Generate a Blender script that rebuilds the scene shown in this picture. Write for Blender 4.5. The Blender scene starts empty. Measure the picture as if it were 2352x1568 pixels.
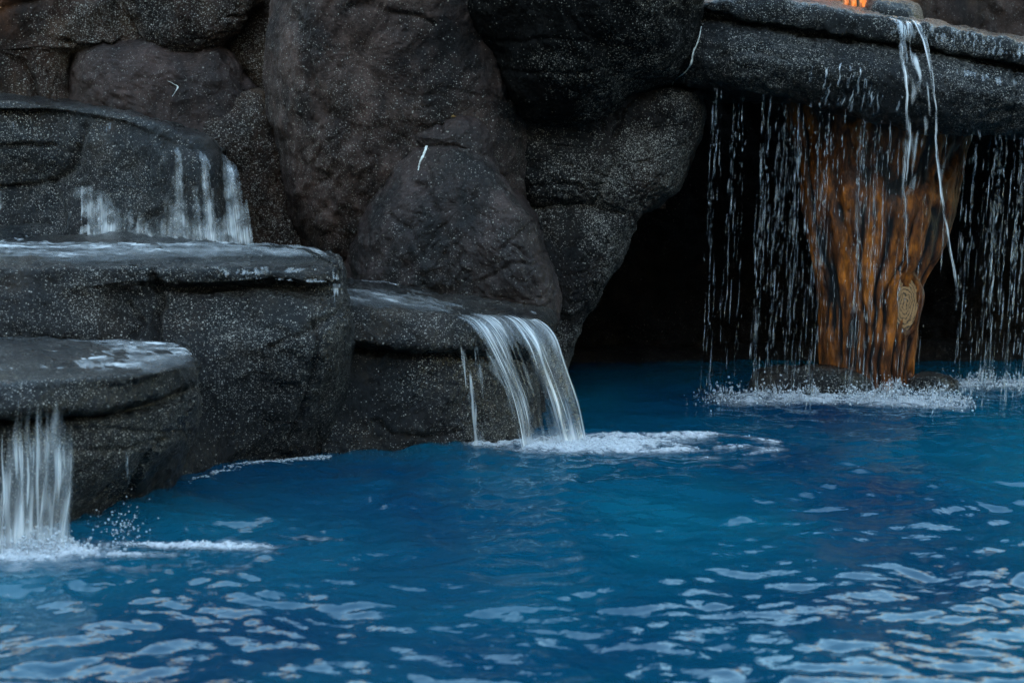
import bpy, math, random
import numpy as np
from mathutils import Vector
from mathutils.bvhtree import BVHTree

random.seed(7)
RNG = np.random.default_rng(7)
SC = bpy.context.scene
COL = SC.collection

# ---------------------------------------------------------------- camera
CAM_H = 1.6
FPX = 4573.0                      # focal length in photo pixels (photo 2352 wide)
PITCH = math.atan((784 - 120) / FPX)
CT, ST = math.cos(PITCH), math.sin(PITCH)
cam = bpy.data.cameras.new('camera')
cam_o = bpy.data.objects.new('camera', cam)
COL.objects.link(cam_o)
cam_o.location = (0, 0, CAM_H)
cam_o.rotation_euler = (math.pi / 2 - PITCH, 0, 0)
cam.sensor_width = 36.0
cam.lens = FPX / 2352 * 36
cam.clip_start = 0.1
cam.clip_end = 3000
cam.dof.use_dof = True
cam.dof.focus_distance = 8.5
cam.dof.aperture_fstop = 3.2
SC.camera = cam_o

# ---------------------------------------------------------------- light
SUN_EL, SUN_AZ = 28.0, 192.0      # late sun behind the photographer
w = bpy.data.worlds.new('World')
SC.world = w
w.use_nodes = True
wn = w.node_tree
bg = wn.nodes['Background']
sky = wn.nodes.new('ShaderNodeTexSky')
sky.sky_type = 'NISHITA'
sky.sun_disc = False
sky.sun_elevation = math.radians(SUN_EL)
sky.sun_rotation = math.radians(SUN_AZ)
wn.links.new(sky.outputs[0], bg.inputs[0])
sky.air_density = 1.6
sky.dust_density = 0.15
sky.ozone_density = 2.6
bg.inputs[1].default_value = 0.11
sun = bpy.data.lights.new('sun', 'SUN')
sun.energy = 2.0
sun.angle = math.radians(0.5)
sun.color = (1.0, 0.79, 0.56)
sun_o = bpy.data.objects.new('sun', sun)
COL.objects.link(sun_o)
az, el = math.radians(SUN_AZ), math.radians(SUN_EL)
to_sun = Vector((math.sin(az) * math.cos(el), math.cos(az) * math.cos(el), math.sin(el)))
sun_o.rotation_euler = to_sun.to_track_quat('Z', 'Y').to_euler()
sun_o.location = (0, -10, 20)

SC.view_settings.view_transform = 'Standard'
SC.view_settings.look = 'None'
SC.view_settings.gamma = 1
SC.view_settings.use_curve_mapping = False
SC.view_settings.exposure = 3.45
SC.view_settings.use_white_balance = True      # camera balanced for open shade
SC.view_settings.white_balance_temperature = 7400
SC.view_settings.white_balance_tint = 2
SC.cycles.max_bounces = 10
SC.cycles.diffuse_bounces = 3
SC.cycles.glossy_bounces = 4
SC.cycles.transparent_max_bounces = 32
SC.cycles.caustics_reflective = False
SC.cycles.caustics_refractive = False
SC.cycles.use_denoising = True


# ---------------------------------------------------------------- projection
def at(px, py, Y):
    """World points at depth Y seen at photo position (px, py); arrays allowed."""
    px, py, Y = np.broadcast_arrays(np.asarray(px, float), np.asarray(py, float), np.asarray(Y, float))
    x = (px - 1176) / FPX
    y = (784 - py) / FPX
    dy = CT + y * ST
    dz = -ST + y * CT
    t = Y / dy
    return np.stack([x * t, Y, CAM_H + dz * t], -1)


def on_z(px, py, z):
    x = (np.asarray(px, float) - 1176) / FPX
    y = (784 - np.asarray(py, float)) / FPX
    dy = CT + y * ST
    dz = -ST + y * CT
    t = (z - CAM_H) / dz
    return np.stack([x * t, dy * t, CAM_H + dz * t], -1)


def proj(v):
    X, Y, Z = v[..., 0], v[..., 1], v[..., 2] - CAM_H
    f = Y * CT - Z * ST
    u = Y * ST + Z * CT
    f = np.maximum(f, 0.05)
    return np.stack([1176 + X / f * FPX, 784 - u / f * FPX], -1)


# ---------------------------------------------------------------- noise
_perm = np.random.default_rng(3).permutation(256)
_perm = np.concatenate([_perm, _perm, _perm])
_g = np.random.default_rng(5).normal(size=(256, 3))
_g /= np.linalg.norm(_g, axis=1)[:, None]


def perlin(p):
    p = np.asarray(p, float)
    i = np.floor(p).astype(np.int64)
    f = p - i
    u = f * f * f * (f * (f * 6 - 15) + 10)
    out = 0
    for dx in (0, 1):
        for dy in (0, 1):
            for dz in (0, 1):
                h = _perm[_perm[_perm[(i[..., 0] + dx) & 255] + ((i[..., 1] + dy) & 255)] + ((i[..., 2] + dz) & 255)]
                g = _g[h]
                d = g[..., 0] * (f[..., 0] - dx) + g[..., 1] * (f[..., 1] - dy) + g[..., 2] * (f[..., 2] - dz)
                wx = u[..., 0] if dx else 1 - u[..., 0]
                wy = u[..., 1] if dy else 1 - u[..., 1]
                wz = u[..., 2] if dz else 1 - u[..., 2]
                out = out + d * wx * wy * wz
    return out * 1.5


def fbm(p, octv=4, lac=2.03, gain=0.5):
    a, s = 1.0, 0
    for k in range(octv):
        s = s + a * perlin(p + 17.3 * k)
        p = p * lac
        a *= gain
    return s


def ridged(p, octv=3, sharp=2.0):
    a, s = 1.0, 0
    for k in range(octv):
        s = s + a * (1 - np.minimum(np.abs(perlin(p + 9.1 * k)) * sharp, 1))
        p = p * 2.1
        a *= 0.5
    return s


def smooth(a, b, x):
    t = np.clip((x - a) / (b - a), 0, 1)
    return t * t * (3 - 2 * t)


def catmull(P, n, closed=False):
    """n points along a Catmull-Rom curve through P (k, d), even in arc length."""
    P = np.asarray(P, float)
    if closed:
        Q = np.concatenate([P[-1:], P, P[:2]])
    else:
        Q = np.concatenate([2 * P[:1] - P[1:2], P, 2 * P[-1:] - P[-2:-1]])
    segs = len(Q) - 3
    fine = []
    for k in range(segs):
        p0, p1, p2, p3 = Q[k:k + 4]
        t = np.linspace(0, 1, 16, endpoint=False)[:, None]
        fine.append(0.5 * (2 * p1 + (p2 - p0) * t + (2 * p0 - 5 * p1 + 4 * p2 - p3) * t ** 2 + (3 * p1 - p0 - 3 * p2 + p3) * t ** 3))
    fine.append(Q[-2:-1] if not closed else Q[1:2])
    F = np.concatenate(fine)
    L = np.concatenate([[0], np.cumsum(np.linalg.norm(np.diff(F, axis=0), axis=1))])
    s = np.linspace(0, L[-1], n, endpoint=not closed)
    return np.stack([np.interp(s, L, F[:, k]) for k in range(F.shape[1])], -1)


def seg_dist(q, line):
    """Distance of 2-D points q (n,2) to a polyline."""
    d = np.full(len(q), 1e9)
    for a, b in zip(line[:-1], line[1:]):
        a = np.asarray(a, float)
        b = np.asarray(b, float)
        ab = b - a
        t = np.clip(((q - a) @ ab) / (ab @ ab + 1e-9), 0, 1)
        d = np.minimum(d, np.linalg.norm(q - a - t[:, None] * ab, axis=1))
    return d


# ---------------------------------------------------------------- meshes
def mesh_obj(name, verts, faces, mat, parent=None, origin=None, smooth_shade=True, attrs=None):
    """faces: list of integer arrays (n, 3) or (n, 4)."""
    verts = np.asarray(verts, float).reshape(-1, 3)
    loc = np.zeros(3) if origin is None else np.asarray(origin, float)
    me = bpy.data.meshes.new(name)
    faces = [np.asarray(f, np.int32) for f in faces if len(f)]
    nl = sum(f.size for f in faces)
    nf = sum(len(f) for f in faces)
    me.vertices.add(len(verts))
    me.vertices.foreach_set('co', (verts - loc).astype(np.float32).ravel())
    me.loops.add(nl)
    me.loops.foreach_set('vertex_index', np.concatenate([f.ravel() for f in faces]))
    me.polygons.add(nf)
    sizes = np.concatenate([np.full(len(f), f.shape[1], np.int32) for f in faces])
    starts = np.concatenate([[0], np.cumsum(sizes)[:-1]]).astype(np.int32)
    me.polygons.foreach_set('loop_start', starts)
    me.update(calc_edges=True)
    me.validate()
    me.polygons.foreach_set('use_smooth', np.full(len(me.polygons), smooth_shade, bool))
    for k, v in (attrs or {}).items():
        a = me.attributes.new(k, 'FLOAT', 'POINT')
        a.data.foreach_set('value', np.asarray(v, np.float32).ravel())
    if mat:
        me.materials.append(mat)
    o = bpy.data.objects.new(name, me)
    COL.objects.link(o)
    o.location = loc
    if parent is not None:
        o.parent = parent
        o.location = Vector(loc) - parent.location
    return o


def tag(o, label=None, cat=None, group=None, kind=None):
    if label: o['label'] = label
    if cat: o['category'] = cat
    if group: o['group'] = group
    if kind: o['kind'] = kind
    return o


def empty(name, loc, label=None, cat=None, group=None):
    o = bpy.data.objects.new(name, None)
    o.empty_display_size = 0.1
    COL.objects.link(o)
    o.location = loc
    return tag(o, label, cat, group)


def grid_faces(nv, nu, wrap_u=False, wrap_v=False, base=0):
    I = np.arange(nv * nu).reshape(nv, nu)
    if wrap_u: I = np.concatenate([I, I[:, :1]], 1)
    if wrap_v: I = np.concatenate([I, I[:1]], 0)
    return np.stack([I[:-1, :-1], I[1:, :-1], I[1:, 1:], I[:-1, 1:]], -1).reshape(-1, 4) + base


def vert_normals(v, quads, tris=None):
    n = np.zeros_like(v)
    a, b, c, d = (v[quads[:, k]] for k in range(4))
    fn = np.cross(c - a, d - b)
    for k in range(4):
        for ax in range(3):
            n[:, ax] += np.bincount(quads[:, k], weights=fn[:, ax], minlength=len(v))
    if tris is not None and len(tris):
        a, b, c = (v[tris[:, k]] for k in range(3))
        fn = np.cross(b - a, c - a)
        for k in range(3):
            for ax in range(3):
                n[:, ax] += np.bincount(tris[:, k], weights=fn[:, ax], minlength=len(v))
    return n / (np.linalg.norm(n, axis=1)[:, None] + 1e-12)


def rock_relief(v, n, amp=1.0, seed=0.0, cracks=(), front=None, wrinkle=1.0, lumpy=1.0):
    """Natural relief along the normals plus carved crack lines (px polylines)."""
    p = v + seed * 3.7
    warp = np.stack([perlin(p * 1.3 + 5), perlin(p * 1.3 + 31), perlin(p * 1.3 + 77)], -1)
    q = p + 0.22 * warp
    d = 0.045 * lumpy * perlin(p * 1.7) + 0.026 * lumpy * perlin(q * 3.9 + 3) + 0.013 * perlin(q * 8.7 + 7) \
        + 0.014 * np.abs(perlin(q * 5.2 + 33)) - 0.013 * np.abs(perlin(q * 10.5 + 44)) - 0.006 * np.abs(perlin(q * 23 + 64)) + 0.0075 * perlin(q * 19 + 1) + 0.005 * perlin(q * 41) + 0.003 * perlin(p * 88)
    # chipped wrinkles: thin creases where a stretched noise crosses zero
    r = np.abs(perlin(q * np.array([3.1, 3.1, 4.6]) + 50))
    m = smooth(0.05, 0.35, perlin(p * 1.1 + 90))
    d = d - wrinkle * 0.009 * m * np.exp(-(r / 0.022) ** 2)
    r2 = np.abs(perlin(q * np.array([7.0, 7.0, 11]) + 150))
    m2 = smooth(0.0, 0.3, perlin(p * 2.1 + 40))
    d = d - wrinkle * 0.004 * m2 * np.exp(-(r2 / 0.06) ** 2)
    v = v + n * (d * amp)[:, None]
    if cracks:
        pp = proj(v)
        wob = np.stack([perlin(v * 6 + 11) * 9 + perlin(v * 21) * 5, perlin(v * 6 + 61) * 9 + perlin(v * 21 + 9) * 5], -1)
        for line, width, depth in cracks:
            dd = seg_dist(pp + wob, np.asarray(line, float))
            cut = np.exp(-(dd / width) ** 2) * depth
            if front is not None: cut = cut * front
            v = v - n * cut[:, None]
    return v


def pillow(name, outline, Y, depth, mat, label, cat='boulder', center=None, back=None, tilt=(0, 0), pw=2.6, nseg=300,
           nring=92, amp=1.0, seed=0.0, cracks=(), group=None, wrinkle=1.0, lumpy=1.0, parent=None, shape=None):
    """A rounded boulder: a closed body whose widest section is the outline at depth Y."""
    O = catmull(outline, nseg, closed=True)
    C = np.asarray(center if center else O.mean(0), float)
    back = back if back else depth
    V, isf = [], []
    tt = np.linspace(0.012, 1, nring)
    tb = np.linspace(1, 0.03, 16)[1:]
    for side, ts in ((1, tt), (-1, tb)):
        for t in ts:
            s = math.sin(t * math.pi / 2) ** (2 / pw)
            h = math.cos(t * math.pi / 2)
            P = C + (O - C) * s
            yy = Y + tilt[0] * (P[:, 0] - C[0]) / 100 + tilt[1] * (P[:, 1] - C[1]) / 100
            yy = yy - depth * h if side > 0 else yy + back * h
            V.append(at(P[:, 0], P[:, 1], yy))
            isf.append(np.full(nseg, 1.0 if side > 0 else 0.0))
    V = np.array(V)
    R = len(V)
    v = V.reshape(-1, 3)
    front = np.concatenate(isf)
    f = grid_faces(R, nseg, wrap_u=True)
    v = np.concatenate([v, v[:nseg].mean(0)[None], v[-nseg:].mean(0)[None]])
    front = np.concatenate([front, [1, 0]])
    k = np.arange(nseg)
    k1 = (k + 1) % nseg
    t1 = np.stack([np.full(nseg, R * nseg), k, k1], -1)
    t2 = np.stack([np.full(nseg, R * nseg + 1), (R - 1) * nseg + k1, (R - 1) * nseg + k], -1)
    # orient outwards (front faces the camera, -Y)
    tris = np.concatenate([t1, t2])
    n = vert_normals(v, f, tris)
    if n[: nseg * 10, 1].mean() > 0:
        f = f[:, ::-1]; tris = tris[:, ::-1]; n = -n
    v = rock_relief(v, n, amp, seed, cracks, front, wrinkle, lumpy)
    if shape is not None:
        v = shape(v)
    org = np.array([v[:, 0].mean(), v[:, 1].mean(), v[:, 2].min()])
    o = mesh_obj(name, v, [f, tris], mat, parent, org)
    if parent is None: tag(o, label, cat, group or {'boulder': 'boulders of the sculpted rock wall', 'stone': 'small loose stones', 'rock ledge': 'stepped rock ledges'}.get(cat))
    return o


def loft(name, curves, mat, label, cat, nu=380, dens=None, amp=1.0, seed=0.0, cracks=(), group=None, wrinkle=1.0,
         lumpy=1.0, shape=None, sub=14, turn=0.0):
    """A body lofted through closed-around cross curves: each curve is [(px, py, Y) ...] or world points ('w', array)."""
    C3 = []
    for c in curves:
        if isinstance(c, tuple) and c[0] == 'w':
            C3.append(catmull(c[1], nu))
        else:
            c = np.asarray(c, float)
            w3 = at(c[:, 0], c[:, 1], c[:, 2])
            if turn: w3 = np.concatenate([w3, w3[-1:] + np.array([-0.012, turn * 0.5, 0]), w3[-1:] + np.array([-0.05, turn, 0])])
            C3.append(catmull(w3, nu))
    C3 = np.array(C3)
    dens = dens if dens else [sub] * len(curves)
    rows = []
    K = len(C3)
    for k in range(K):
        p0, p1, p2, p3 = C3[(k - 1) % K], C3[k], C3[(k + 1) % K], C3[(k + 2) % K]
        for t in np.linspace(0, 1, dens[k], endpoint=False):
            # tension keeps rims crisp
            m1 = 0.35 * (p2 - p0) * min(1, 1)
            m2 = 0.35 * (p3 - p1)
            l = np.linalg.norm(p2 - p1, axis=1)[:, None]
            m1 = m1 * np.minimum(1, 1.2 * l / (np.linalg.norm(m1, axis=1)[:, None] + 1e-9))
            m2 = m2 * np.minimum(1, 1.2 * l / (np.linalg.norm(m2, axis=1)[:, None] + 1e-9))
            h00, h10, h01, h11 = 2 * t ** 3 - 3 * t ** 2 + 1, t ** 3 - 2 * t ** 2 + t, -2 * t ** 3 + 3 * t ** 2, t ** 3 - t ** 2
            rows.append(h00 * p1 + h10 * m1 + h01 * p2 + h11 * m2)
    V = np.array(rows)
    R = len(V)
    v = V.reshape(-1, 3)
    f = grid_faces(R, nu, wrap_v=True)
    cl = V[:, 0].mean(0)
    cr = V[:, -1].mean(0)
    v = np.concatenate([v, cl[None], cr[None]])
    k = np.arange(R)
    k1 = (k + 1) % R
    t1 = np.stack([np.full(R, R * nu), k1 * nu, k * nu], -1)
    t2 = np.stack([np.full(R, R * nu + 1), k * nu + nu - 1, k1 * nu + nu - 1], -1)
    tris = np.concatenate([t1, t2])
    n = vert_normals(v, f, tris)
    cen = v.mean(0)
    if ((v - cen) * n).sum(1).mean() < 0:
        f = f[:, ::-1]; tris = tris[:, ::-1]; n = -n
    v = rock_relief(v, n, amp, seed, cracks, None, wrinkle, lumpy)
    if shape is not None: v = shape(v)
    org = np.array([v[:, 0].mean(), v[:, 1].mean(), v[:, 2].min()])
    o = mesh_obj(name, v, [f, tris], mat, None, org)
    tag(o, label, cat, group or ('stepped rock ledges' if cat == 'rock ledge' else None))
    return o


def shift(c, dY=0.0, dz=0.0, dx=0.0):
    c = np.asarray(c, float)
    p = at(c[:, 0], c[:, 1], c[:, 2])
    return ('w', p + np.array([dx, dY, dz]))


# ---------------------------------------------------------------- materials
class N:
    def __init__(self, name):
        self.m = bpy.data.materials.new(name)
        self.m.use_nodes = True
        self.t = self.m.node_tree
        self.t.nodes.clear()
        self.out = self.t.nodes.new('ShaderNodeOutputMaterial')

    def n(self, typ, ins=None, **kw):
        x = self.t.nodes.new(typ)
        for k, v in kw.items(): setattr(x, k, v)
        for k, v in (ins or {}).items():
            if isinstance(v, bpy.types.NodeSocket): self.t.links.new(v, x.inputs[k])
            else: x.inputs[k].default_value = v
        return x

    def math(self, op, a, b=0.0, clamp=False):
        x = self.t.nodes.new('ShaderNodeMath')
        x.operation = op
        x.use_clamp = clamp
        for i, v in enumerate((a, b)):
            if isinstance(v, bpy.types.NodeSocket): self.t.links.new(v, x.inputs[i])
            else: x.inputs[i].default_value = v
        return x.outputs[0]

    def ramp(self, fac, stops, interp='LINEAR'):
        x = self.t.nodes.new('ShaderNodeValToRGB')
        x.color_ramp.interpolation = interp
        e = x.color_ramp.elements
        while len(e) < len(stops): e.new(0.5)
        for q, (p, c) in zip(e, stops):
            q.position = p
            q.color = (c, c, c, 1) if not isinstance(c, tuple) else (*c, 1)
        self.t.links.new(fac, x.inputs[0])
        return x.outputs[0]

    def mix(self, fac, a, b):
        x = self.t.nodes.new('ShaderNodeMix')
        x.data_type = 'RGBA'
        for i, v in ((0, fac), (6, a), (7, b)):
            if isinstance(v, bpy.types.NodeSocket): self.t.links.new(v, x.inputs[i])
            else: x.inputs[i].default_value = v if i == 0 else (*v, 1)
        return x.outputs[2]

    def noise(self, vec, scale, detail=4, rough=0.55, dist=0.0):
        return self.n('ShaderNodeTexNoise', {'Vector': vec, 'Scale': scale, 'Detail': detail, 'Roughness': rough, 'Distortion': dist}).outputs[0]

    def geo(self, scale=None, off=(0, 0, 0)):
        p = self.n('ShaderNodeNewGeometry').outputs['Position']
        m = self.n('ShaderNodeMapping', {'Vector': p, 'Location': off})
        if scale: m.inputs['Scale'].default_value = scale
        return m.outputs[0]

    def finish(self, surf):
        self.t.links.new(surf, self.out.inputs[0])
        return self.m


def rock_mat(name, dark, light, speck=0.35, speck_v=0.30, rough=0.5, seed=0.0, brown=0.25, spec=0.5, wet=0.0, film=0.0):
    s = N(name)
    g = s.geo(off=(seed, seed * 1.7, seed * .6))
    big = s.noise(g, 1.6, 5, 0.6, 0.4)
    med = s.noise(g, 7, 5, 0.65)
    tone = s.ramp(s.math('ADD', s.math('MULTIPLY', big, 0.65), s.math('MULTIPLY', med, 0.35)), [(0.40, 0.0), (0.62, 1.0)])
    col = s.mix(tone, dark, light)
    br = s.ramp(s.noise(s.geo(off=(seed + 9, 3, 1)), 2.3, 6, 0.7), [(0.5, 0.0), (0.72, 1.0)])
    col = s.mix(s.math('MULTIPLY', br, brown), col, (0.085, 0.05, 0.024))
    fine = s.ramp(s.noise(g, 90, 3, 0.7), [(0.3, 0.62), (0.7, 1.4)])
    col = s.n('ShaderNodeMix', {0: 1.0, 6: col, 7: fine}, data_type='RGBA', blend_type='MULTIPLY').outputs[2]
    stain = s.ramp(s.noise(s.geo(scale=(1, 1, 0.22), off=(seed, 1, 7)), 4.5, 5, 0.7, 0.3), [(0.40, 0.42), (0.58, 1.12)])
    col = s.n('ShaderNodeMix', {0: 1.0, 6: col, 7: stain}, data_type='RGBA', blend_type='MULTIPLY').outputs[2]
    # pale sprayed flecks in two sizes, thicker in some places
    reg = s.ramp(s.noise(s.geo(off=(3, seed, 8)), 1.9, 5, 0.65), [(0.40, 0.05), (0.64, 1.1)])
    tot = None
    for sc, rad, dens in ((66, 0.30, 0.55), (120, 0.40, 1.3), (200, 0.44, 1.7)):
        vo = s.n('ShaderNodeTexVoronoi', {'Vector': g, 'Scale': sc, 'Randomness': 1.0})
        wob = s.math('ADD', vo.outputs['Distance'], s.math('MULTIPLY', s.math('SUBTRACT', s.noise(g, sc * 2.3, 2), 0.5), 0.35))
        dot = s.ramp(s.math('DIVIDE', wob, rad), [(0.75, 1.0), (1.0, 0.0)])
        sep = s.n('ShaderNodeSeparateColor', {0: vo.outputs['Color']})
        keep = s.math('LESS_THAN', sep.outputs[0], s.math('MULTIPLY', reg, speck * dens))
        val = s.math('MULTIPLY', s.math('MULTIPLY', dot, keep), s.math('ADD', s.math('MULTIPLY', s.math('POWER', sep.outputs[1], 1.6), 0.9), 0.12))
        tot = val if tot is None else s.math('MAXIMUM', tot, val)
    col = s.mix(tot, col, (speck_v, speck_v * 0.87, speck_v * 0.74))
    # relief
    b1 = s.noise(g, 34, 6, 0.7)
    b2 = s.noise(g, 170, 3, 0.6)
    hgt = s.math('ADD', s.math('MULTIPLY', b1, 1.0), s.math('MULTIPLY', b2, 0.22))
    bump = s.n('ShaderNodeBump', {'Strength': 0.8, 'Distance': 0.02, 'Height': hgt}).outputs[0]
    rr = s.ramp(s.noise(s.geo(off=(seed, 5, 5)), 5, 5, 0.6), [(0.35, max(rough - 0.16, 0.12)), (0.65, min(rough + 0.12, 1))])
    bs = s.n('ShaderNodeBsdfPrincipled', {'Base Color': col, 'Roughness': rr, 'Normal': bump, 'Specular IOR Level': spec,
                                         'Coat Weight': wet, 'Coat Roughness': 0.08, 'Coat IOR': 1.33})
    if wet:
        cb = s.n('ShaderNodeBump', {'Strength': 1.0, 'Distance': 0.035, 'Height': s.noise(s.geo(scale=(1, 1, .55)), 40, 6, 0.72)}).outputs[0]
        s.t.links.new(cb, bs.inputs['Coat Normal'])
    return s.finish(bs.outputs[0])


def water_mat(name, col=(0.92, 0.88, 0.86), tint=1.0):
    """Falling and spilling water: clear where 'air' is low, white where it is high: froth in falls, painted sky sheen in films."""
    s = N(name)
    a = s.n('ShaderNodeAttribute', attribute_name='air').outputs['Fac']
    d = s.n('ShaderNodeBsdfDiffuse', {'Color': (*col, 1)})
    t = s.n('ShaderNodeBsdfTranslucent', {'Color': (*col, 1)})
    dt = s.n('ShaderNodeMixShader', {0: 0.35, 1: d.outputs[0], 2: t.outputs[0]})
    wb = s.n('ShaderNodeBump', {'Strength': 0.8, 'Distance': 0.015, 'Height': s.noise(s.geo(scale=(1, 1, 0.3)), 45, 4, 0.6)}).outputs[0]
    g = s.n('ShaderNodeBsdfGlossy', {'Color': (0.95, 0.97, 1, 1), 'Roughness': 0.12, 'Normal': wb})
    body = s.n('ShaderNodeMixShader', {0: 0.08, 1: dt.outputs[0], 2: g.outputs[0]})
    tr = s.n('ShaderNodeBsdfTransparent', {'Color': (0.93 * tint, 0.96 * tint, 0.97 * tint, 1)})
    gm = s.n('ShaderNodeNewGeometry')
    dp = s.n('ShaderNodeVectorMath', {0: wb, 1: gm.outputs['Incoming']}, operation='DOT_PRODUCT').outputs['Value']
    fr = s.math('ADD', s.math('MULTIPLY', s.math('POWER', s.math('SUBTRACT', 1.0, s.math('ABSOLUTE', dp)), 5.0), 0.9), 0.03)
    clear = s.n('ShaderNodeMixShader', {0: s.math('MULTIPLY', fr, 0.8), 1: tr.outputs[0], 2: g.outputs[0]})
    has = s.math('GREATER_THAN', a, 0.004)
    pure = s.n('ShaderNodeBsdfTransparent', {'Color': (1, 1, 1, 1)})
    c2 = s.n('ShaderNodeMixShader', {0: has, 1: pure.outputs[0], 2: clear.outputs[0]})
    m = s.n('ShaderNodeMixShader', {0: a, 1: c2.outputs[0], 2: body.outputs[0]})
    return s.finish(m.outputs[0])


def pool_mat():
    s = N('pool_water')
    g = s.geo()
    v = s.ramp(s.noise(s.geo(scale=(0.5, 0.35, 1)), 1.2, 3, 0.5), [(0.35, 0.0), (0.65, 1.0)])
    col = s.mix(v, (0.0001, 0.019, 0.045), (0.0001, 0.061, 0.092))
    up = s.n('ShaderNodeCombineXYZ', {0: 0.0, 1: 0.0, 2: 1.0}).outputs[0]
    d = s.n('ShaderNodeBsdfDiffuse', {'Color': col, 'Normal': up})
    hh = s.math('ADD', s.noise(s.geo(scale=(0.8, 1.3, 1)), 16, 3, 0.5), s.math('MULTIPLY', s.noise(g, 45, 2, 0.5), 0.22))
    bump = s.n('ShaderNodeBump', {'Strength': 0.45, 'Distance': 0.009, 'Height': hh}).outputs[0]
    gl = s.n('ShaderNodeBsdfGlossy', {'Color': (0.86, 0.98, 1, 1), 'Roughness': 0.015, 'Normal': bump})
    fr = s.n('ShaderNodeFresnel', {'IOR': 1.33, 'Normal': bump}).outputs[0]
    m = s.n('ShaderNodeMixShader', {0: fr, 1: d.outputs[0], 2: gl.outputs[0]})
    return s.finish(m.outputs[0])


def bark_mat():
    s = N('carved_bark')
    f = s.n('ShaderNodeAttribute', attribute_name='fissure').outputs['Fac']
    g = s.geo(scale=(1, 1, 0.3))
    a = s.noise(g, 14, 6, 0.7, 0.5)
    col = s.ramp(a, [(0.30, (0.024, 0.009, 0.005)), (0.43, (0.12, 0.034, 0.011)), (0.53, (0.27, 0.074, 0.013)), (0.66, (0.56, 0.15, 0.016))])
    b = s.ramp(s.noise(s.geo(scale=(1, 1, 0.22), off=(4, 2, 1)), 46, 4, 0.7), [(0.3, 0.35), (0.6, 1.15)])
    col = s.n('ShaderNodeMix', {0: 1.0, 6: col, 7: b}, data_type='RGBA', blend_type='MULTIPLY').outputs[2]
    blot = s.ramp(s.noise(s.geo(scale=(1, 1, 0.45), off=(1, 5, 2)), 9, 5, 0.7), [(0.36, 0.3), (0.54, 1.0)])
    col = s.n('ShaderNodeMix', {0: 1.0, 6: col, 7: blot}, data_type='RGBA', blend_type='MULTIPLY').outputs[2]
    fm = s.math('MULTIPLY', f, s.ramp(s.noise(s.geo(), 30, 4, 0.7), [(0.3, 0.75), (0.5, 1.0)]), clamp=True)
    col = s.mix(fm, col, (0.006, 0.006, 0.007))
    bump = s.n('ShaderNodeBump', {'Strength': 0.7, 'Distance': 0.012, 'Height': s.noise(g, 50, 5, 0.7)}).outputs[0]
    bs = s.n('ShaderNodeBsdfPrincipled', {'Base Color': col, 'Roughness': 0.42, 'Normal': bump, 'Specular IOR Level': 0.2})
    return s.finish(bs.outputs[0])


def cut_wood_mat():
    s = N('cut_wood')
    r = s.n('ShaderNodeAttribute', attribute_name='ring').outputs['Fac']
    g = s.geo()
    ph = s.math('ADD', s.math('MULTIPLY', r, 38.0), s.math('MULTIPLY', s.noise(g, 16, 4, 0.7), 26.0))
    line = s.ramp(s.math('SINE', ph), [(0.2, 0.0), (0.9, 1.0)])
    brk = s.ramp(s.noise(s.geo(off=(2, 2, 2)), 75, 3, 0.7), [(0.34, 0.0), (0.46, 1.0)])
    col = s.mix(s.noise(g, 18, 3), (0.28, 0.125, 0.045), (0.45, 0.235, 0.10))
    col = s.mix(s.math('MULTIPLY', line, brk), col, (0.018, 0.012, 0.008))
    bs = s.n('ShaderNodeBsdfPrincipled', {'Base Color': col, 'Roughness': 0.45})
    return s.finish(bs.outputs[0])


def plain_mat(name, col, rough=0.6, var=0.25, scale=8):
    s = N(name)
    c = s.mix(s.noise(s.geo(), scale, 5, 0.6), tuple(x * (1 - var) for x in col), tuple(x * (1 + var) for x in col))
    bs = s.n('ShaderNodeBsdfPrincipled', {'Base Color': c, 'Roughness': rough})
    return s.finish(bs.outputs[0])


M_BROWN = rock_mat('brown_rock', (0.0090, 0.0043, 0.0027), (0.0508, 0.0247, 0.0153), 0.34, 0.30, 0.62, 1.0, 0.5, spec=0.16)
M_SMOOTH = rock_mat('smooth_rock', (0.0201, 0.0113, 0.0091), (0.0568, 0.0326, 0.0264), 0.09, 0.22, 0.55, 2.3, 0.15, spec=0.2)
M_TALL = rock_mat('tall_rock', (0.0076, 0.0043, 0.0036), (0.0958, 0.0558, 0.0448), 0.22, 0.30, 0.55, 3.1, 0.15, spec=0.18)
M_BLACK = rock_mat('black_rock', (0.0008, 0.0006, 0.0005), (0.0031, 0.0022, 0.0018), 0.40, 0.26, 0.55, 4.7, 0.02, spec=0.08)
M_DOME = rock_mat('dome_rock', (0.0042, 0.0025, 0.0021), (0.0529, 0.0315, 0.0270), 0.13, 0.28, 0.45, 5.9, 0.12, spec=0.22)
M_FLECK = rock_mat('flecked_rock', (0.0035, 0.0022, 0.0018), (0.0160, 0.0098, 0.0076), 1.0, 0.32, 0.5, 6.4, 0.15, spec=0.15)
M_WET = rock_mat('wet_rock', (0.0010, 0.0006, 0.0005), (0.0094, 0.0057, 0.0046), 0.32, 0.30, 0.36, 7.2, 0.25, spec=0.14, wet=0.6)
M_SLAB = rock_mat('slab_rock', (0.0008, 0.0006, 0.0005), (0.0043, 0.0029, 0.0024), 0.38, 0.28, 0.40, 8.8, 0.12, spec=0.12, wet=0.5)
M_WALL = rock_mat('wall_rock', (0.0206, 0.0106, 0.0074), (0.0564, 0.0298, 0.0216), 0.12, 0.2, 0.7, 9.9, 0.35, spec=0.2)
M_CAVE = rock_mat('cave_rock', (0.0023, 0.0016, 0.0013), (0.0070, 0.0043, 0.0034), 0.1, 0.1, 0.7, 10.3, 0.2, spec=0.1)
M_WATER = water_mat('falling_water')
M_FOAM = water_mat('foam', (0.72, 0.70, 0.71))
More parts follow.
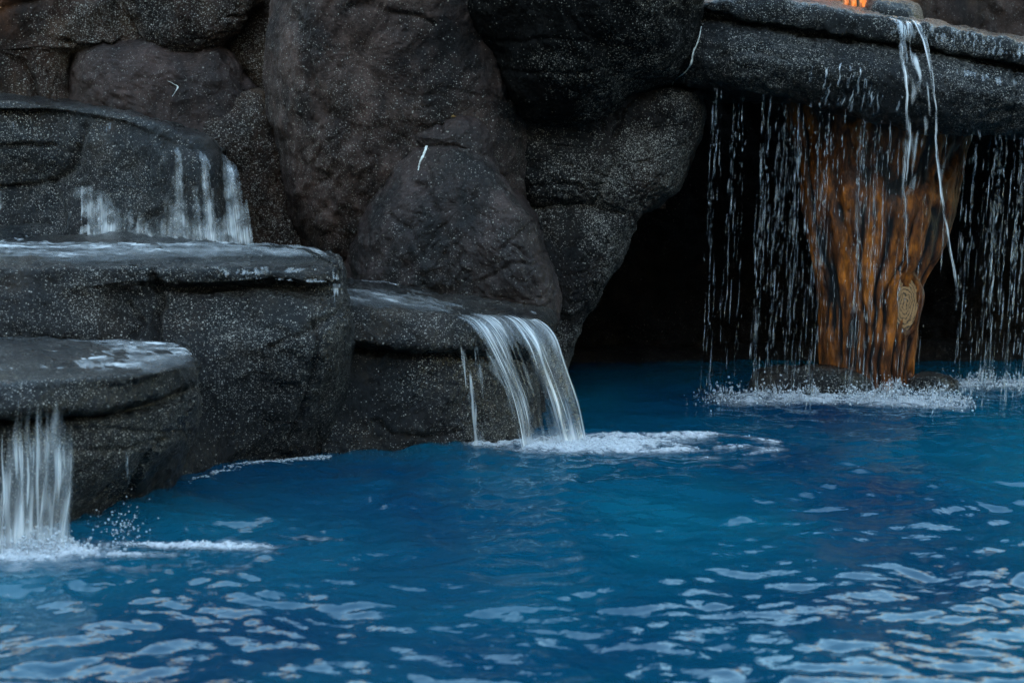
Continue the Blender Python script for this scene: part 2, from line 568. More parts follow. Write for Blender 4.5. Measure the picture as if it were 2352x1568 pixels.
M_BARK = bark_mat()
M_CUT = cut_wood_mat()
M_STREAK = plain_mat('mineral_deposit', (0.55, 0.53, 0.48), 0.7, 0.25, 60)
M_STUCCO = plain_mat('stucco', (0.34, 0.31, 0.27), 0.8, 0.1, 3)
M_GLASS = plain_mat('window_glass', (0.02, 0.025, 0.03), 0.08, 0.1, 3)
M_DECK = plain_mat('deck_stone', (0.24, 0.22, 0.19), 0.7, 0.2, 2)
M_POOL = pool_mat()

# ---------------------------------------------------------------- pool water
FALLS = [(0.16, 8.1, 0.9), (-1.58, 6.4, 1.0), (1.45, 9.1, 0.8), (2.1, 9.6, 0.6), (1.9, 9.2, 0.6)]


def wave_z(x, y):
    p = np.stack([x, y * 1.25, np.zeros_like(x)], -1)
    wx = perlin(p * 0.9 + 4.2)
    q = p + 0.25 * np.stack([wx, perlin(p * 0.9 + 44), np.zeros_like(x)], -1)
    near = smooth(9.3, 7.6, y)
    g = 0.5 + 0.7 * near
    z = 0.013 * perlin(q * 1.7 + 1) + 0.0145 * perlin(q * 3.6 + 20) + 0.0085 * perlin(q * 7.4 + 31) + 0.0052 * perlin(q * 14.5 + 51)
    z = z * g
    for fx, fy, a in FALLS:
        r = np.hypot(x - fx, y - fy)
        z = z + 0.007 * a * np.exp(-r / 0.7) * np.sin(r * 26 + 2 * perlin(q * 2.5)) * smooth(0.0, 0.2, r)
        z = z + 0.012 * a * np.exp(-(r / 0.5) ** 2) * perlin(q * 12 + 3)
    return z


xs = np.concatenate([np.linspace(-16, -2.6, 24)[:-1], np.linspace(-2.6, 2.75, 430), np.linspace(2.75, 16, 24)[1:]])
ys = np.concatenate([np.linspace(-3.2, 4.4, 30)[:-1], np.linspace(4.4, 10.5, 430), np.linspace(10.5, 12.6, 8)[1:]])
X, Yg = np.meshgrid(xs, ys)
Z = wave_z(X, Yg)
pool = mesh_obj('water', np.stack([X, Yg, Z], -1).reshape(-1, 3), [grid_faces(len(ys), len(xs))[:, ::-1]], M_POOL)
nz = pool.data.polygons[0].normal.z
if nz < 0:
    pool.data.flip_normals()
tag(pool, 'deep blue rippled pool water', kind='structure')


def box(name, a, b, mat, parent=None):
    a, b = np.array(a, float), np.array(b, float)
    v = np.array([[x, y, z] for x in (a[0], b[0]) for y in (a[1], b[1]) for z in (a[2], b[2])])
    f = np.array([[0, 1, 3, 2], [4, 6, 7, 5], [0, 4, 5, 1], [2, 3, 7, 6], [0, 2, 6, 4], [1, 5, 7, 3]])
    c = np.array([(a[0] + b[0]) / 2, (a[1] + b[1]) / 2, a[2]])
    return mesh_obj(name, v, [f], mat, parent, c, smooth_shade=False)


g_ = mesh_obj('ground', [(-900, -900, -1.7), (900, -900, -1.7), (900, 900, -1.7), (-900, 900, -1.7)], [np.array([[0, 1, 2, 3]])], M_DECK)
tag(g_, 'pale paved ground around the pool', kind='structure')
dk = box('pool_deck', (-16, -30, -1.65), (16, -3.2, 0.12), M_DECK)
tag(dk, 'stone pool deck behind the photographer', kind='structure')

# the hotel behind the photographer keeps the pool in shade
BY = -14.0
TANEL = math.tan(el) / math.cos(math.radians(SUN_AZ - 180))


def roof_for(Y, z):
    """roof height at the building front whose shadow edge passes depth Y at height z"""
    return z + (Y - BY) * TANEL


bld = empty('hotel_building', (0, BY, 0.12), 'plain beige hotel block facing the pool behind the photographer', 'building')
for x0, x1, h in ((-34, -7.25, roof_for(9.05, 1.80)), (-7.25, -3.2, roof_for(9.0, 2.25)), (-3.2, 34, roof_for(11.4, 2.2))):  # roof stepped to let sun onto the upper trunk and top left corner
    box('wall', (x0, BY - 10, 0.12), (x1 - 0.003, BY, h), M_STUCCO, bld)
for r in range(4):
    for c in range(10):
        x0 = -13.5 + c * 2.8
        box('window', (x0, BY, 1.0 + r * 3.1), (x0 + 1.3, BY + 0.05, 2.5 + r * 3.1), M_GLASS, bld)

for sx, lab in ((-1, 'tall unseen stone wall added to block low sky glow on the left side of the pool terrace'), (1, 'tall unseen stone wall added to block low sky glow on the right side of the pool terrace')):
    gw = box('glow_block_wall', (sx * 12.5, -13.9, 0.13), (sx * 13.2, 11.5, 4.4), M_WALL)  # unseen wall added to keep low horizon glow off the falling water
    tag(gw, lab, 'wall', 'added glow-blocking walls at the sides of the terrace', 'thing')

# ---------------------------------------------------------------- rock walls and boulders
# upper left
pillow('boulder', [(-420, -120), (-100, -150), (150, -110), (255, -30), (270, 24), (287, 92), (236, 108), (188, 118), (166, 140), (165, 220), (150, 400), (-420, 400)],
       9.30, 0.16, M_BROWN, 'brown flecked boulder in the top left corner above the upper stepped ledge', seed=1.1, center=(20, 110), pw=5,
       cracks=[([(-60, 34), (0, 26), (24, 12), (110, -10)], 7, 0.03), ([(155, 96), (191, 110), (239, 104)], 5, 0.03),
               ([(-40, 128), (0, 131), (28, 133), (48, 147), (72, 180), (80, 223), (84, 300)], 8, 0.05)], back=0.5)
pillow('boulder', [(262, -60), (420, -110), (560, -70), (604, -10), (588, 24), (556, 62), (526, 86), (504, 108), (456, 119), (398, 115), (342, 102), (303, 58), (270, 20)],
       9.25, 0.12, M_BROWN, 'rough brown boulder hanging between two cracks at the top of the rock wall', seed=2.4, pw=4.5, back=0.5,
       cracks=[([(520, 40), (560, 36), (590, 20)], 5, 0.02)])
pillow('boulder', [(166, 150), (186, 108), (240, 92), (300, 88), (340, 90), (398, 100), (458, 104), (508, 100), (546, 140), (560, 172), (584, 200), (596, 240), (640, 330), (668, 470), (690, 640), (400, 680), (160, 620), (140, 360)],
       9.28, 0.17, M_SMOOTH, 'wide smooth grey boulder directly behind the upper stepped ledge', seed=3.2, center=(380, 290), pw=4.5, back=0.5, lumpy=0.7,
       wrinkle=0.6, cracks=[([(560, 172), (575, 220), (590, 300)], 8, 0.02)])
pillow('boulder', [(190, 120), (230, -20), (300, -30), (350, 60), (400, 130), (330, 190), (230, 180)],
       9.36, 0.10, M_BROWN, 'narrow brown rock wedged between the two cracks at the upper left', seed=3.9, pw=3, back=0.4, nseg=160, nring=40)
pillow('boulder', [(500, 120), (540, 60), (590, -20), (660, -60), (690, 60), (680, 220), (660, 420), (620, 360), (590, 240), (550, 170)],
       9.42, 0.12, M_BROWN, 'dark wedge of rock in the gap left of the tall grey boulder', seed=4.5, pw=2.6, back=0.5)
pillow('boulder', [(470, 300), (520, 236), (590, 222), (640, 300), (670, 420), (710, 560), (730, 670), (620, 690), (500, 670), (480, 480)],
       9.2, 0.10, M_BROWN, 'low brown flecked boulder beside the right end of the upper ledge', seed=5.7, pw=4.0, back=0.4)
# the tall boulder: its top is far above the picture, its foot recedes
pillow('boulder', [(616, 60), (606, 130), (612, 240), (632, 340), (655, 470), (684, 560), (730, 680), (860, 740), (1080, 720), (1200, 560), (1240, 300), (1180, 60), (1120, -220), (980, -460), (800, -470), (660, -240)],
       9.12, 0.48, M_TALL, 'tall smooth grey boulder rising out of the picture at the centre of the wall', seed=6.6, center=(820, 130), pw=3.0, tilt=(0.01, 0.045),
       nseg=360, nring=120, back=0.7, lumpy=0.8,
       cracks=[([(800, 14), (850, 10), (900, 26), (960, 36), (1000, 60)], 6, 0.02), ([(600, 560), (700, 590), (800, 610)], 10, 0.02)])
# black overhang
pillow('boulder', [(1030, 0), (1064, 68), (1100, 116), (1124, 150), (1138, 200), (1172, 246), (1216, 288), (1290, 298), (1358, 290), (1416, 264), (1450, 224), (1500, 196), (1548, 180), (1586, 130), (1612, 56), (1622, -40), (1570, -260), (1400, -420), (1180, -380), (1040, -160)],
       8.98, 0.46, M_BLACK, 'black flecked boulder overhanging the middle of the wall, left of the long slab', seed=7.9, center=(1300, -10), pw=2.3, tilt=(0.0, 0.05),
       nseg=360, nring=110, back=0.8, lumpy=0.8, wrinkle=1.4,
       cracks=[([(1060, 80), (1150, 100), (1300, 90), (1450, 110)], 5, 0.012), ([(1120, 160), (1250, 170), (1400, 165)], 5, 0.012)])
# dome and cap stone
dome = pillow('boulder', [(944, 314), (1002, 303), (1052, 308), (1100, 330), (1136, 356), (1164, 402), (1208, 460), (1240, 504), (1262, 570), (1285, 624), (1297, 680), (1290, 745), (1240, 790), (1060, 800), (900, 790), (800, 740), (790, 600), (820, 480), (852, 424), (872, 390), (914, 334)],
       8.92, 0.40, M_DOME, 'dome shaped grey boulder with a white scratch, behind the small waterfall ledge', seed=8.3, center=(1060, 470), pw=3.0, tilt=(-0.07, -0.02),
       nseg=340, nring=110, back=0.6, lumpy=0.8,
       cracks=[([(958, 420), (985, 450), (1000, 480)], 9, 0.02), ([(1150, 575), (1190, 540), (1230, 508)], 5, 0.014), ([(1175, 565), (1220, 592), (1262, 580)], 4, 0.012),
               ([(1110, 640), (1180, 610), (1250, 600)], 5, 0.012), ([(900, 500), (940, 530), (970, 590)], 6, 0.014)])
pillow('cap_stone', [(940, 312), (984, 283), (1020, 264), (1056, 258), (1092, 266), (1118, 288), (1136, 322), (1136, 372), (1110, 384), (1060, 362), (980, 350)],
       8.88, 0.22, M_DOME, 'small rounded stone sitting on top of the dome shaped boulder', seed=9.4, pw=2.6, back=0.3, nseg=160, nring=50, amp=0.6,
       cracks=[([(1010, 270), (1014, 292), (1012, 306)], 5, 0.02)])
# right hand rocks at the mouth of the grotto
pillow('boulder', [(1130, 250), (1180, 200), (1300, 190), (1440, 196), (1500, 196), (1580, 194), (1612, 204), (1618, 250), (1606, 300), (1592, 345), (1580, 385), (1560, 438), (1516, 468), (1474, 488), (1448, 508), (1400, 498), (1300, 480), (1216, 486), (1150, 430), (1110, 340)],
       9.20, 0.18, M_FLECK, 'heavily flecked grey boulder under the black overhang at the grotto mouth', seed=10.2, center=(1400, 330), pw=4.5, back=0.7,
       nseg=320, cracks=[([(1416, 262), (1418, 330), (1404, 392), (1381, 445), (1367, 470)], 8, 0.022)], lumpy=0.8)
pillow('boulder', [(1180, 460), (1230, 440), (1292, 436), (1358, 444), (1410, 458), (1452, 490), (1440, 534), (1431, 566), (1413, 610), (1378, 680), (1345, 750), (1312, 826), (1290, 920), (1200, 920), (1120, 760), (1130, 560)],
       9.24, 0.17, M_FLECK, 'flecked boulder tapering down to the pool behind the waterfall', seed=11.5, center=(1290, 620), pw=4.5, back=0.6, lumpy=0.8, nseg=320,
       cracks=[([(1400, 560), (1380, 600), (1360, 660)], 6, 0.012)])

# grotto back wall and ceiling
def wallmesh(name, px0, px1, py0, py1, Y, mat, label, cat, amp, seed, nx=220, ny=130, bend=0.0, thick=0.5, cracks=()):
    PX, PY = np.meshgrid(np.linspace(px0, px1, nx), np.linspace(py0, py1, ny))
    u = (PX - px0) / (px1 - px0) * 2 - 1
    F = at(PX, PY, Y + bend * u * u)
    v = F.reshape(-1, 3)
    f = grid_faces(ny, nx)
    n = vert_normals(v, f)
    if n[:, 1].mean() > 0: n = -n
    v = rock_relief(v, n, amp, seed, cracks)
    B = F[::ny - 1][:, ::nx - 1].reshape(-1, 3) + np.array([0, thick, 0])
    # back sheet on the same grid border
    Vb = F.reshape(-1, 3) + np.array([0, thick, 0])
    o0 = len(v)
    allv = np.concatenate([v, Vb])
    I = np.arange(ny * nx).reshape(ny, nx)
    rim = np.concatenate([I[0, :-1], I[:-1, -1], I[-1, :0:-1], I[:0:-1, 0]])
    r1 = np.roll(rim, -1)
    side = np.stack([rim, r1, r1 + o0, rim + o0], -1)
    bq = np.array([[I[0, 0] + o0, I[0, -1] + o0, I[-1, -1] + o0, I[-1, 0] + o0]])
    fb = grid_faces(ny, nx, base=o0)
    org = np.array([v[:, 0].mean(), v[:, 1].mean(), v[:, 2].min()])
    o = mesh_obj(name, allv, [f[:, ::-1], fb, side], mat, None, org)
    return tag(o, label, cat)


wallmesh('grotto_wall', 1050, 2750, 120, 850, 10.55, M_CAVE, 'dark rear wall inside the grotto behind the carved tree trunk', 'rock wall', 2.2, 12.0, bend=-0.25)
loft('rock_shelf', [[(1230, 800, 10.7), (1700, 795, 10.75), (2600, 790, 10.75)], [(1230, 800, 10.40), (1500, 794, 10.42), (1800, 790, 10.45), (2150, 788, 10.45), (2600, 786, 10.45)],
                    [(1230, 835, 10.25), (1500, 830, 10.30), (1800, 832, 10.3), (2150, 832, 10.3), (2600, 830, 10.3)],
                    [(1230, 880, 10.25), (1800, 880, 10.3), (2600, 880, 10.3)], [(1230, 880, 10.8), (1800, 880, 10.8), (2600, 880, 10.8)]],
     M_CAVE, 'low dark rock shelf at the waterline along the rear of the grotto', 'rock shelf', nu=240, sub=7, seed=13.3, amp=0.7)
wallmesh('rock_wall', 1960, 2900, -420, 260, 11.6, M_WALL, 'grey brown rock wall standing behind the long slab in the top right corner', 'rock wall', 1.4, 14.0, nx=180, ny=80,
         cracks=[([(2146, -40), (2148, 40), (2146, 120)], 7, 0.03)])
wallmesh('rock_wall', 560, 1530, -330, 480, 9.36, M_BROWN, 'rough rock wall showing in the joints between the central boulders', 'rock wall', 0.8, 15.0, nx=200, ny=120, thick=1.2)
wallmesh('rock_wall', 1480, 1980, -330, 200, 10.9, M_WALL, 'rock wall above the slab, behind the short piece of upper trunk', 'rock wall', 1.4, 15.5, nx=100, ny=70)
wallmesh('rock_wall', -900, 640, -200, 700, 9.36, M_BROWN, 'rough rock wall showing in the joints between the boulders of the left side', 'rock wall', 0.8, 16.0, nx=260, ny=140, thick=1.2)

M_SAND = plain_mat('sandstone', (0.58, 0.43, 0.20), 0.8, 0.2, 9)
for lab, Yw, zc0, x0, x1 in (('grey brown rock wall', 11.6, 2.86, 1.95, 4.4), ('rough rock wall showing in the joints between the boulders of the left', 9.7, 2.2, -3.6, -1.4)):
    par = [o for o in bpy.data.objects if o.get('label', '').startswith(lab)][0]
    xx = x0
    while xx < x1:
        wd = random.uniform(0.3, 0.5)
        box('added_coping', (xx, Yw - 0.06 + random.uniform(-.02, .02), zc0), (xx + wd - 0.012, Yw + 0.4, zc0 + random.uniform(0.30, 0.42)), M_SAND, par)  # unseen sunlit stones added to give the pool yellow reflections
        xx += wd

# long slab forming the roof of the grotto
S_top = [(1500, -34, 9.3), (1560, -20, 9.12), (1630, 0, 9.02), (1750, -4, 9.0), (1900, 17, 9.0), (2050, 40, 9.0), (2200, 66, 9.0), (2352, 104, 9.0), (2700, 190, 9.05)]
S_cap = [(1500, 10, 9.3), (1560, 14, 9.10), (1640, 24, 8.99), (1750, 46, 8.97), (1900, 72, 8.97), (2050, 92, 8.97), (2170, 112, 8.97), (2352, 146, 8.97), (2700, 235, 9.0)]
S_grv = [(1500, 20, 9.34), (1560, 24, 9.16), (1640, 33, 9.07), (1750, 56, 9.05), (1900, 82, 9.05), (2050, 102, 9.05), (2170, 122, 9.05), (2352, 158, 9.05), (2700, 248, 9.06)]
S_upp = [(1500, 46, 9.3), (1560, 50, 9.1), (1640, 58, 8.98), (1750, 80, 8.95), (1900, 104, 8.95), (2050, 125, 8.95), (2170, 146, 8.95), (2352, 184, 8.95), (2700, 275, 8.98)]
S_mid = [(1500, 120, 9.2), (1560, 130, 9.02), (1640, 135, 8.92), (1750, 145, 8.89), (1900, 164, 8.88), (2050, 186, 8.88), (2170, 206, 8.88), (2352, 240, 8.9), (2700, 330, 8.95)]
S_bot = [(1500, 186, 9.3), (1548, 196, 9.16), (1620, 202, 9.04), (1750, 214, 9.02), (1860, 232, 9.02), (1980, 262, 9.02), (2100, 288, 9.04), (2220, 300, 9.04), (2352, 312, 9.04), (2700, 380, 9.05)]
S_und = [(1500, 190, 10.3), (1620, 204, 10.3), (1860, 232, 10.3), (2100, 282, 10.3), (2352, 306, 10.3), (2700, 370, 10.3)]
S_bkt = [(1500, -30, 10.3), (1630, -2, 10.3), (1900, 24, 10.3), (2100, 55, 10.3), (2352, 108, 10.3), (2700, 190, 10.3)]
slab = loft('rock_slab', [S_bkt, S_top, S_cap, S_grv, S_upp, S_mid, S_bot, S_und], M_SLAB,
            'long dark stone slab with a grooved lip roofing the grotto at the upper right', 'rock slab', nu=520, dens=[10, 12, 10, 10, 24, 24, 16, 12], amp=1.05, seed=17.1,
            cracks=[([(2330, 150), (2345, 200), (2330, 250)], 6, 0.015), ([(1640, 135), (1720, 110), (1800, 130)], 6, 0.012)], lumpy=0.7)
pillow('stone', [(1990, 2), (2010, -14), (2060, -10), (2092, 4), (2112, 18), (2118, 60), (2100, 110), (2000, 100), (1984, 60)], 9.6, 0.22, M_SLAB,
       'small square wet stone on top of the slab beside the upper trunk', 'stone', seed=18.2, pw=4, nseg=120, nring=40, amp=0.5, back=0.3)

# stepped ledges on the left
K = [[(-400, 246, 9.4), (0, 246, 9.3), (180, 256, 9.3), (330, 282, 9.25), (440, 320, 9.2), (505, 352, 9.15), (520, 372, 9.15)],
     [(-400, 230, 8.75), (0, 230, 8.75), (110, 236, 8.72), (180, 242, 8.7), (280, 258, 8.64), (360, 284, 8.56), (420, 312, 8.52), (478, 322, 8.56), (500, 346, 8.75)],
     [(-400, 250, 8.72), (0, 248, 8.72), (110, 252, 8.70), (180, 256, 8.67), (280, 274, 8.60), (360, 300, 8.53), (425, 328, 8.49), (485, 336, 8.54), (508, 366, 8.75)],
     [(-400, 258, 8.75), (0, 256, 8.75), (110, 262, 8.725), (180, 268, 8.685), (280, 286, 8.615), (360, 312, 8.53), (428, 340, 8.48), (488, 350, 8.535), (512, 380, 8.755)],
     [(-400, 320, 8.70), (0, 320, 8.70), (110, 322, 8.68), (180, 326, 8.65), (280, 336, 8.58), (360, 350, 8.50), (440, 364, 8.44), (500, 380, 8.50), (522, 410, 8.76)],
     [(-400, 430, 8.74), (0, 432, 8.74), (110, 428, 8.70), (180, 424, 8.66), (280, 432, 8.57), (360, 440, 8.48), (450, 446, 8.41), (514, 456, 8.48), (534, 480, 8.76)],
     [(-400, 560, 8.72), (0, 560, 8.72), (110, 562, 8.66), (180, 566, 8.60), (280, 574, 8.52), (360, 580, 8.44), (460, 586, 8.36), (526, 590, 8.46), (544, 596, 8.76)],
     [(-400, 590, 9.4), (0, 590, 9.3), (200, 590, 9.3), (420, 600, 9.2), (545, 600, 9.1)]]
ledge_up = loft('rock_ledge', K, M_WET, 'upper step of the left rock ledges, with thin water running down its face', 'rock ledge', nu=320, dens=[10, 10, 8, 14, 22, 26, 10, 10],
                amp=0.75, seed=19.4, turn=0.22, lumpy=0.6,
                cracks=[([(-60, 342), (0, 339), (64, 327), (120, 332)], 5, 0.018), ([(-40, 434), (0, 430), (92, 420), (120, 412), (171, 392)], 7, 0.03),
                        ([(196, 290), (186, 330), (176, 380)], 9, 0.025), ([(120, 420), (136, 470), (150, 520)], 9, 0.03), ([(300, 520), (340, 495), (400, 470)], 8, 0.03)])
pillow('stone', [(318, 268), (372, 274), (412, 284), (436, 292), (456, 298), (460, 322), (430, 334), (380, 326), (320, 300)], 8.98, 0.10, M_BLACK,
       'small black stones behind the lip of the upper ledge', 'stone', seed=20.1, pw=4, nseg=120, nring=30, amp=0.5)
pillow('rock_step', [(-260, 520), (0, 514), (80, 516), (150, 526), (186, 542), (196, 566), (120, 580), (-260, 580)], 8.72, 0.16, M_WET,
       'low wet step at the foot of the upper ledge at the left edge', 'rock ledge', seed=20.9, pw=3, nseg=160, nring=40, amp=0.6)


def zc(pts, z):
    """photo points lying on a level top -> (px, py, Y)"""
    return [(a, b, float(on_z(a, b, z)[1])) for a, b in pts]


ZL = 0.786
L_back = zc([(-420, 536), (0, 540), (190, 546), (400, 560), (560, 572), (690, 578)], ZL) + [(768, 596, 8.2)]
L_rim = zc([(-420, 614), (0, 606), (159, 603), (299, 599), (438, 593), (598, 591), (720, 592)], ZL) + [(764, 597, 7.84), (782, 610, 8.0)]
L_lip = [(-420, 628, 7.60), (0, 618, 7.62), (159, 614, 7.64), (299, 610, 7.66), (438, 610, 7.70), (598, 612, 7.72), (720, 616, 7.74), (778, 622, 7.80), (791, 630, 7.95)]
L_cap = [(-420, 660, 7.58), (0, 650, 7.60), (159, 646, 7.62), (299, 644, 7.64), (430, 648, 7.68), (598, 642, 7.70), (720, 650, 7.72), (780, 648, 7.79), (794, 652, 7.97)]
L_grv = [(-420, 675, 7.57), (0, 664, 7.59), (159, 660, 7.61), (299, 658, 7.65), (425, 662, 7.76), (598, 656, 7.79), (720, 663, 7.80), (782, 662, 7.86), (795, 668, 8.0)]
L_upp = [(-420, 700, 7.56), (0, 690, 7.57), (159, 688, 7.60), (299, 686, 7.68), (430, 690, 7.70), (598, 686, 7.69), (720, 690, 7.70), (792, 694, 7.80), (806, 704, 8.0)]
L_mid = [(-420, 770, 7.54), (0, 760, 7.54), (159, 762, 7.57), (290, 768, 7.66), (420, 780, 7.64), (598, 786, 7.62), (720, 790, 7.64), (805, 780, 7.78), (820, 772, 8.0)]
L_low = [(-420, 900, 7.55), (0, 880, 7.55), (159, 890, 7.58), (290, 910, 7.55), (420, 940, 7.58), (598, 940, 7.68), (710, 930, 7.74), (788, 900, 7.88), (812, 880, 8.05)]
L_base = [(-420, 1120, 7.3), (0, 1110, 7.3), (159, 1100, 7.3), (290, 1110, 7.30), (420, 1098, 7.45), (560, 1068, 7.70), (680, 1048, 7.86), (755, 1038, 7.96), (785, 1030, 8.1)]
L_und = [(-420, 1180, 7.35), (0, 1180, 7.35), (290, 1170, 7.4), (420, 1150, 7.5), (560, 1120, 7.75), (680, 1100, 7.9), (785, 1080, 8.15)]
L_bb = [(-420, 900, 9.0), (0, 900, 9.0), (290, 900, 8.9), (560, 900, 8.7), (800, 900, 8.6)]
ledge_mid = loft('rock_ledge', [L_back, L_rim, L_lip, L_cap, L_grv, L_upp, L_mid, L_low, L_base, L_und, L_bb], M_WET,
                 'middle and largest step of the left rock ledges, with a thick overhanging lip', 'rock ledge', nu=420,
                 dens=[12, 8, 10, 8, 10, 18, 24, 24, 8, 6, 8], amp=0.8, seed=21.6, turn=0.22, lumpy=0.75,
                 cracks=[([(352, 640), (372, 668), (366, 720), (356, 780)], 10, 0.05), ([(300, 700), (330, 740), (300, 785)], 9, 0.03),
                         ([(800, 690), (770, 726), (700, 765), (620, 800)], 6, 0.02), ([(720, 740), (735, 790), (715, 870), (690, 960), (660, 1020)], 6, 0.018),
                         ([(-50, 786), (80, 788), (200, 792), (360, 796)], 7, 0.03), ([(560, 690), (590, 740), (660, 770)], 8, 0.012)])

ZM = 0.507
M_back = zc([(-420, 770), (0, 784), (170, 792), (300, 793), (392, 794), (420, 800)], ZM)
M_rim = zc([(-420, 905), (0, 884), (120, 880), (259, 868), (339, 859), (410, 842), (440, 828), (447, 814)], ZM)
M_lip = [(-420, 930, 6.45), (0, 902, 6.50), (120, 896, 6.54), (259, 886, 6.66), (339, 876, 6.76), (414, 858, 6.90), (449, 842, 7.02), (458, 826, 7.2)]
M_cap = [(-420, 975, 6.42), (0, 946, 6.47), (120, 940, 6.52), (225, 938, 6.62), (312, 924, 6.73), (398, 900, 6.87), (452, 876, 7.0), (461, 860, 7.2)]
M_grv = [(-420, 990, 6.55), (0, 962, 6.60), (120, 956, 6.64), (232, 952, 6.73), (318, 936, 6.83), (400, 911, 6.96), (455, 886, 7.08), (461, 872, 7.25)]
M_upp = [(-420, 1010, 6.52), (0, 985, 6.56), (120, 980, 6.60), (235, 974, 6.68), (322, 956, 6.78), (402, 932, 6.9), (457, 908, 7.03), (463, 900, 7.25)]
M_mid = [(-420, 1110, 6.50), (0, 1080, 6.52), (120, 1070, 6.58), (235, 1060, 6.68), (322, 1040, 6.80), (402, 1014, 6.95), (450, 986, 7.12), (462, 970, 7.35)]
M_low = [(-420, 1220, 6.42), (0, 1190, 6.48), (120, 1160, 6.62), (220, 1136, 6.76), (310, 1112, 6.92), (380, 1080, 7.10), (425, 1050, 7.28), (440, 1030, 7.45)]
M_base = [(-420, 1290, 6.3), (0, 1250, 6.42), (100, 1216, 6.60), (190, 1182, 6.80), (270, 1158, 6.95), (340, 1132, 7.12), (395, 1104, 7.3), (415, 1085, 7.5)]
M_und = [(-420, 1340, 6.3), (0, 1300, 6.45), (190, 1240, 6.8), (340, 1180, 7.15), (415, 1130, 7.5)]
M_bb = [(-420, 1000, 7.9), (0, 1000, 7.9), (190, 980, 7.9), (340, 960, 7.9), (430, 940, 7.9)]
ledge_low = loft('rock_ledge', [M_back, M_rim, M_lip, M_cap, M_grv, M_upp, M_mid, M_low, M_base, M_und, M_bb], M_WET,
                 'lowest and nearest step of the left rock ledges, at the lower left edge', 'rock ledge', nu=360,
                 dens=[14, 8, 10, 8, 10, 18, 20, 14, 8, 6, 8], amp=0.75, seed=22.8, turn=0.22, lumpy=0.7,
                 cracks=[([(170, 990), (260, 980), (340, 1000), (440, 990)], 5, 0.012), ([(180, 1040), (300, 1030), (430, 1000)], 5, 0.012), ([(300, 1130), (330, 1060), (380, 1010)], 6, 0.015)])

# small ledge of the main waterfall
N_back = [(740, 640, 8.9), (795, 650, 8.7), (914, 660, 8.66), (1014, 680, 8.62), (1120, 698, 8.60), (1213, 712, 8.60), (1260, 724, 8.62), (1275, 740, 8.75)]
N_rim = [(740, 700, 8.0), (811, 702, 7.98), (870, 708, 7.99), (934, 716, 8.01), (1000, 722, 8.04), (1062, 729, 8.09), (1150, 732, 8.18), (1225, 733, 8.28), (1268, 742, 8.46)]
N_lip = [(740, 716, 7.96), (811, 720, 7.94), (870, 726, 7.95), (934, 734, 7.97), (1000, 741, 8.0), (1060, 748, 8.05), (1140, 752, 8.14), (1215, 754, 8.26), (1262, 764, 8.46)]
N_cap = [(740, 775, 7.94), (811, 782, 7.92), (870, 788, 7.93), (934, 793, 7.95), (1000, 795, 7.98), (1056, 794, 8.04), (1130, 800, 8.14), (1195, 806, 8.28), (1240, 820, 8.48)]
N_grv = [(740, 792, 8.05), (811, 797, 8.03), (870, 803, 8.04), (934, 808, 8.06), (1000, 810, 8.09), (1056, 810, 8.14), (1130, 818, 8.22), (1190, 826, 8.34), (1230, 838, 8.5)]
N_upp = [(740, 815, 8.01), (811, 818, 7.99), (870, 823, 8.0), (934, 828, 8.02), (1000, 830, 8.05), (1060, 834, 8.11), (1130, 842, 8.2), (1190, 850, 8.33), (1230, 862, 8.5)]
N_mid = [(740, 900, 7.97), (811, 905, 7.95), (870, 910, 7.96), (934, 914, 7.98), (1000, 916, 8.02), (1070, 916, 8.09), (1140, 920, 8.19), (1200, 928, 8.33), (1240, 940, 8.5)]
N_base = [(740, 1044, 7.9), (800, 1040, 7.92), (870, 1036, 7.96), (934, 1030, 8.0), (1000, 1024, 8.05), (1080, 1018, 8.1), (1165, 1010, 8.18), (1220, 1004, 8.28), (1250, 1000, 8.5)]
N_und = [(740, 1080, 7.95), (870, 1070, 8.0), (1000, 1060, 8.08), (1165, 1050, 8.2), (1250, 1040, 8.5)]
N_bb = [(740, 900, 9.0), (870, 900, 9.0), (1000, 900, 8.95), (1165, 900, 8.9), (1250, 900, 8.9)]
ledge_fall = loft('rock_ledge', [N_back, N_rim, N_lip, N_cap, N_grv, N_upp, N_mid, N_base, N_und, N_bb], M_WET,
                  'small rock ledge in the centre that the main waterfall pours from', 'rock ledge', nu=360,
                  dens=[12, 6, 14, 8, 8, 18, 24, 8, 6, 8], amp=0.7, seed=23.5, turn=0.22, lumpy=0.7,
                  cracks=[([(850, 880), (920, 870), (990, 860)], 6, 0.012), ([(860, 960), (900, 1000), (980, 1005), (1060, 985)], 6, 0.014)])

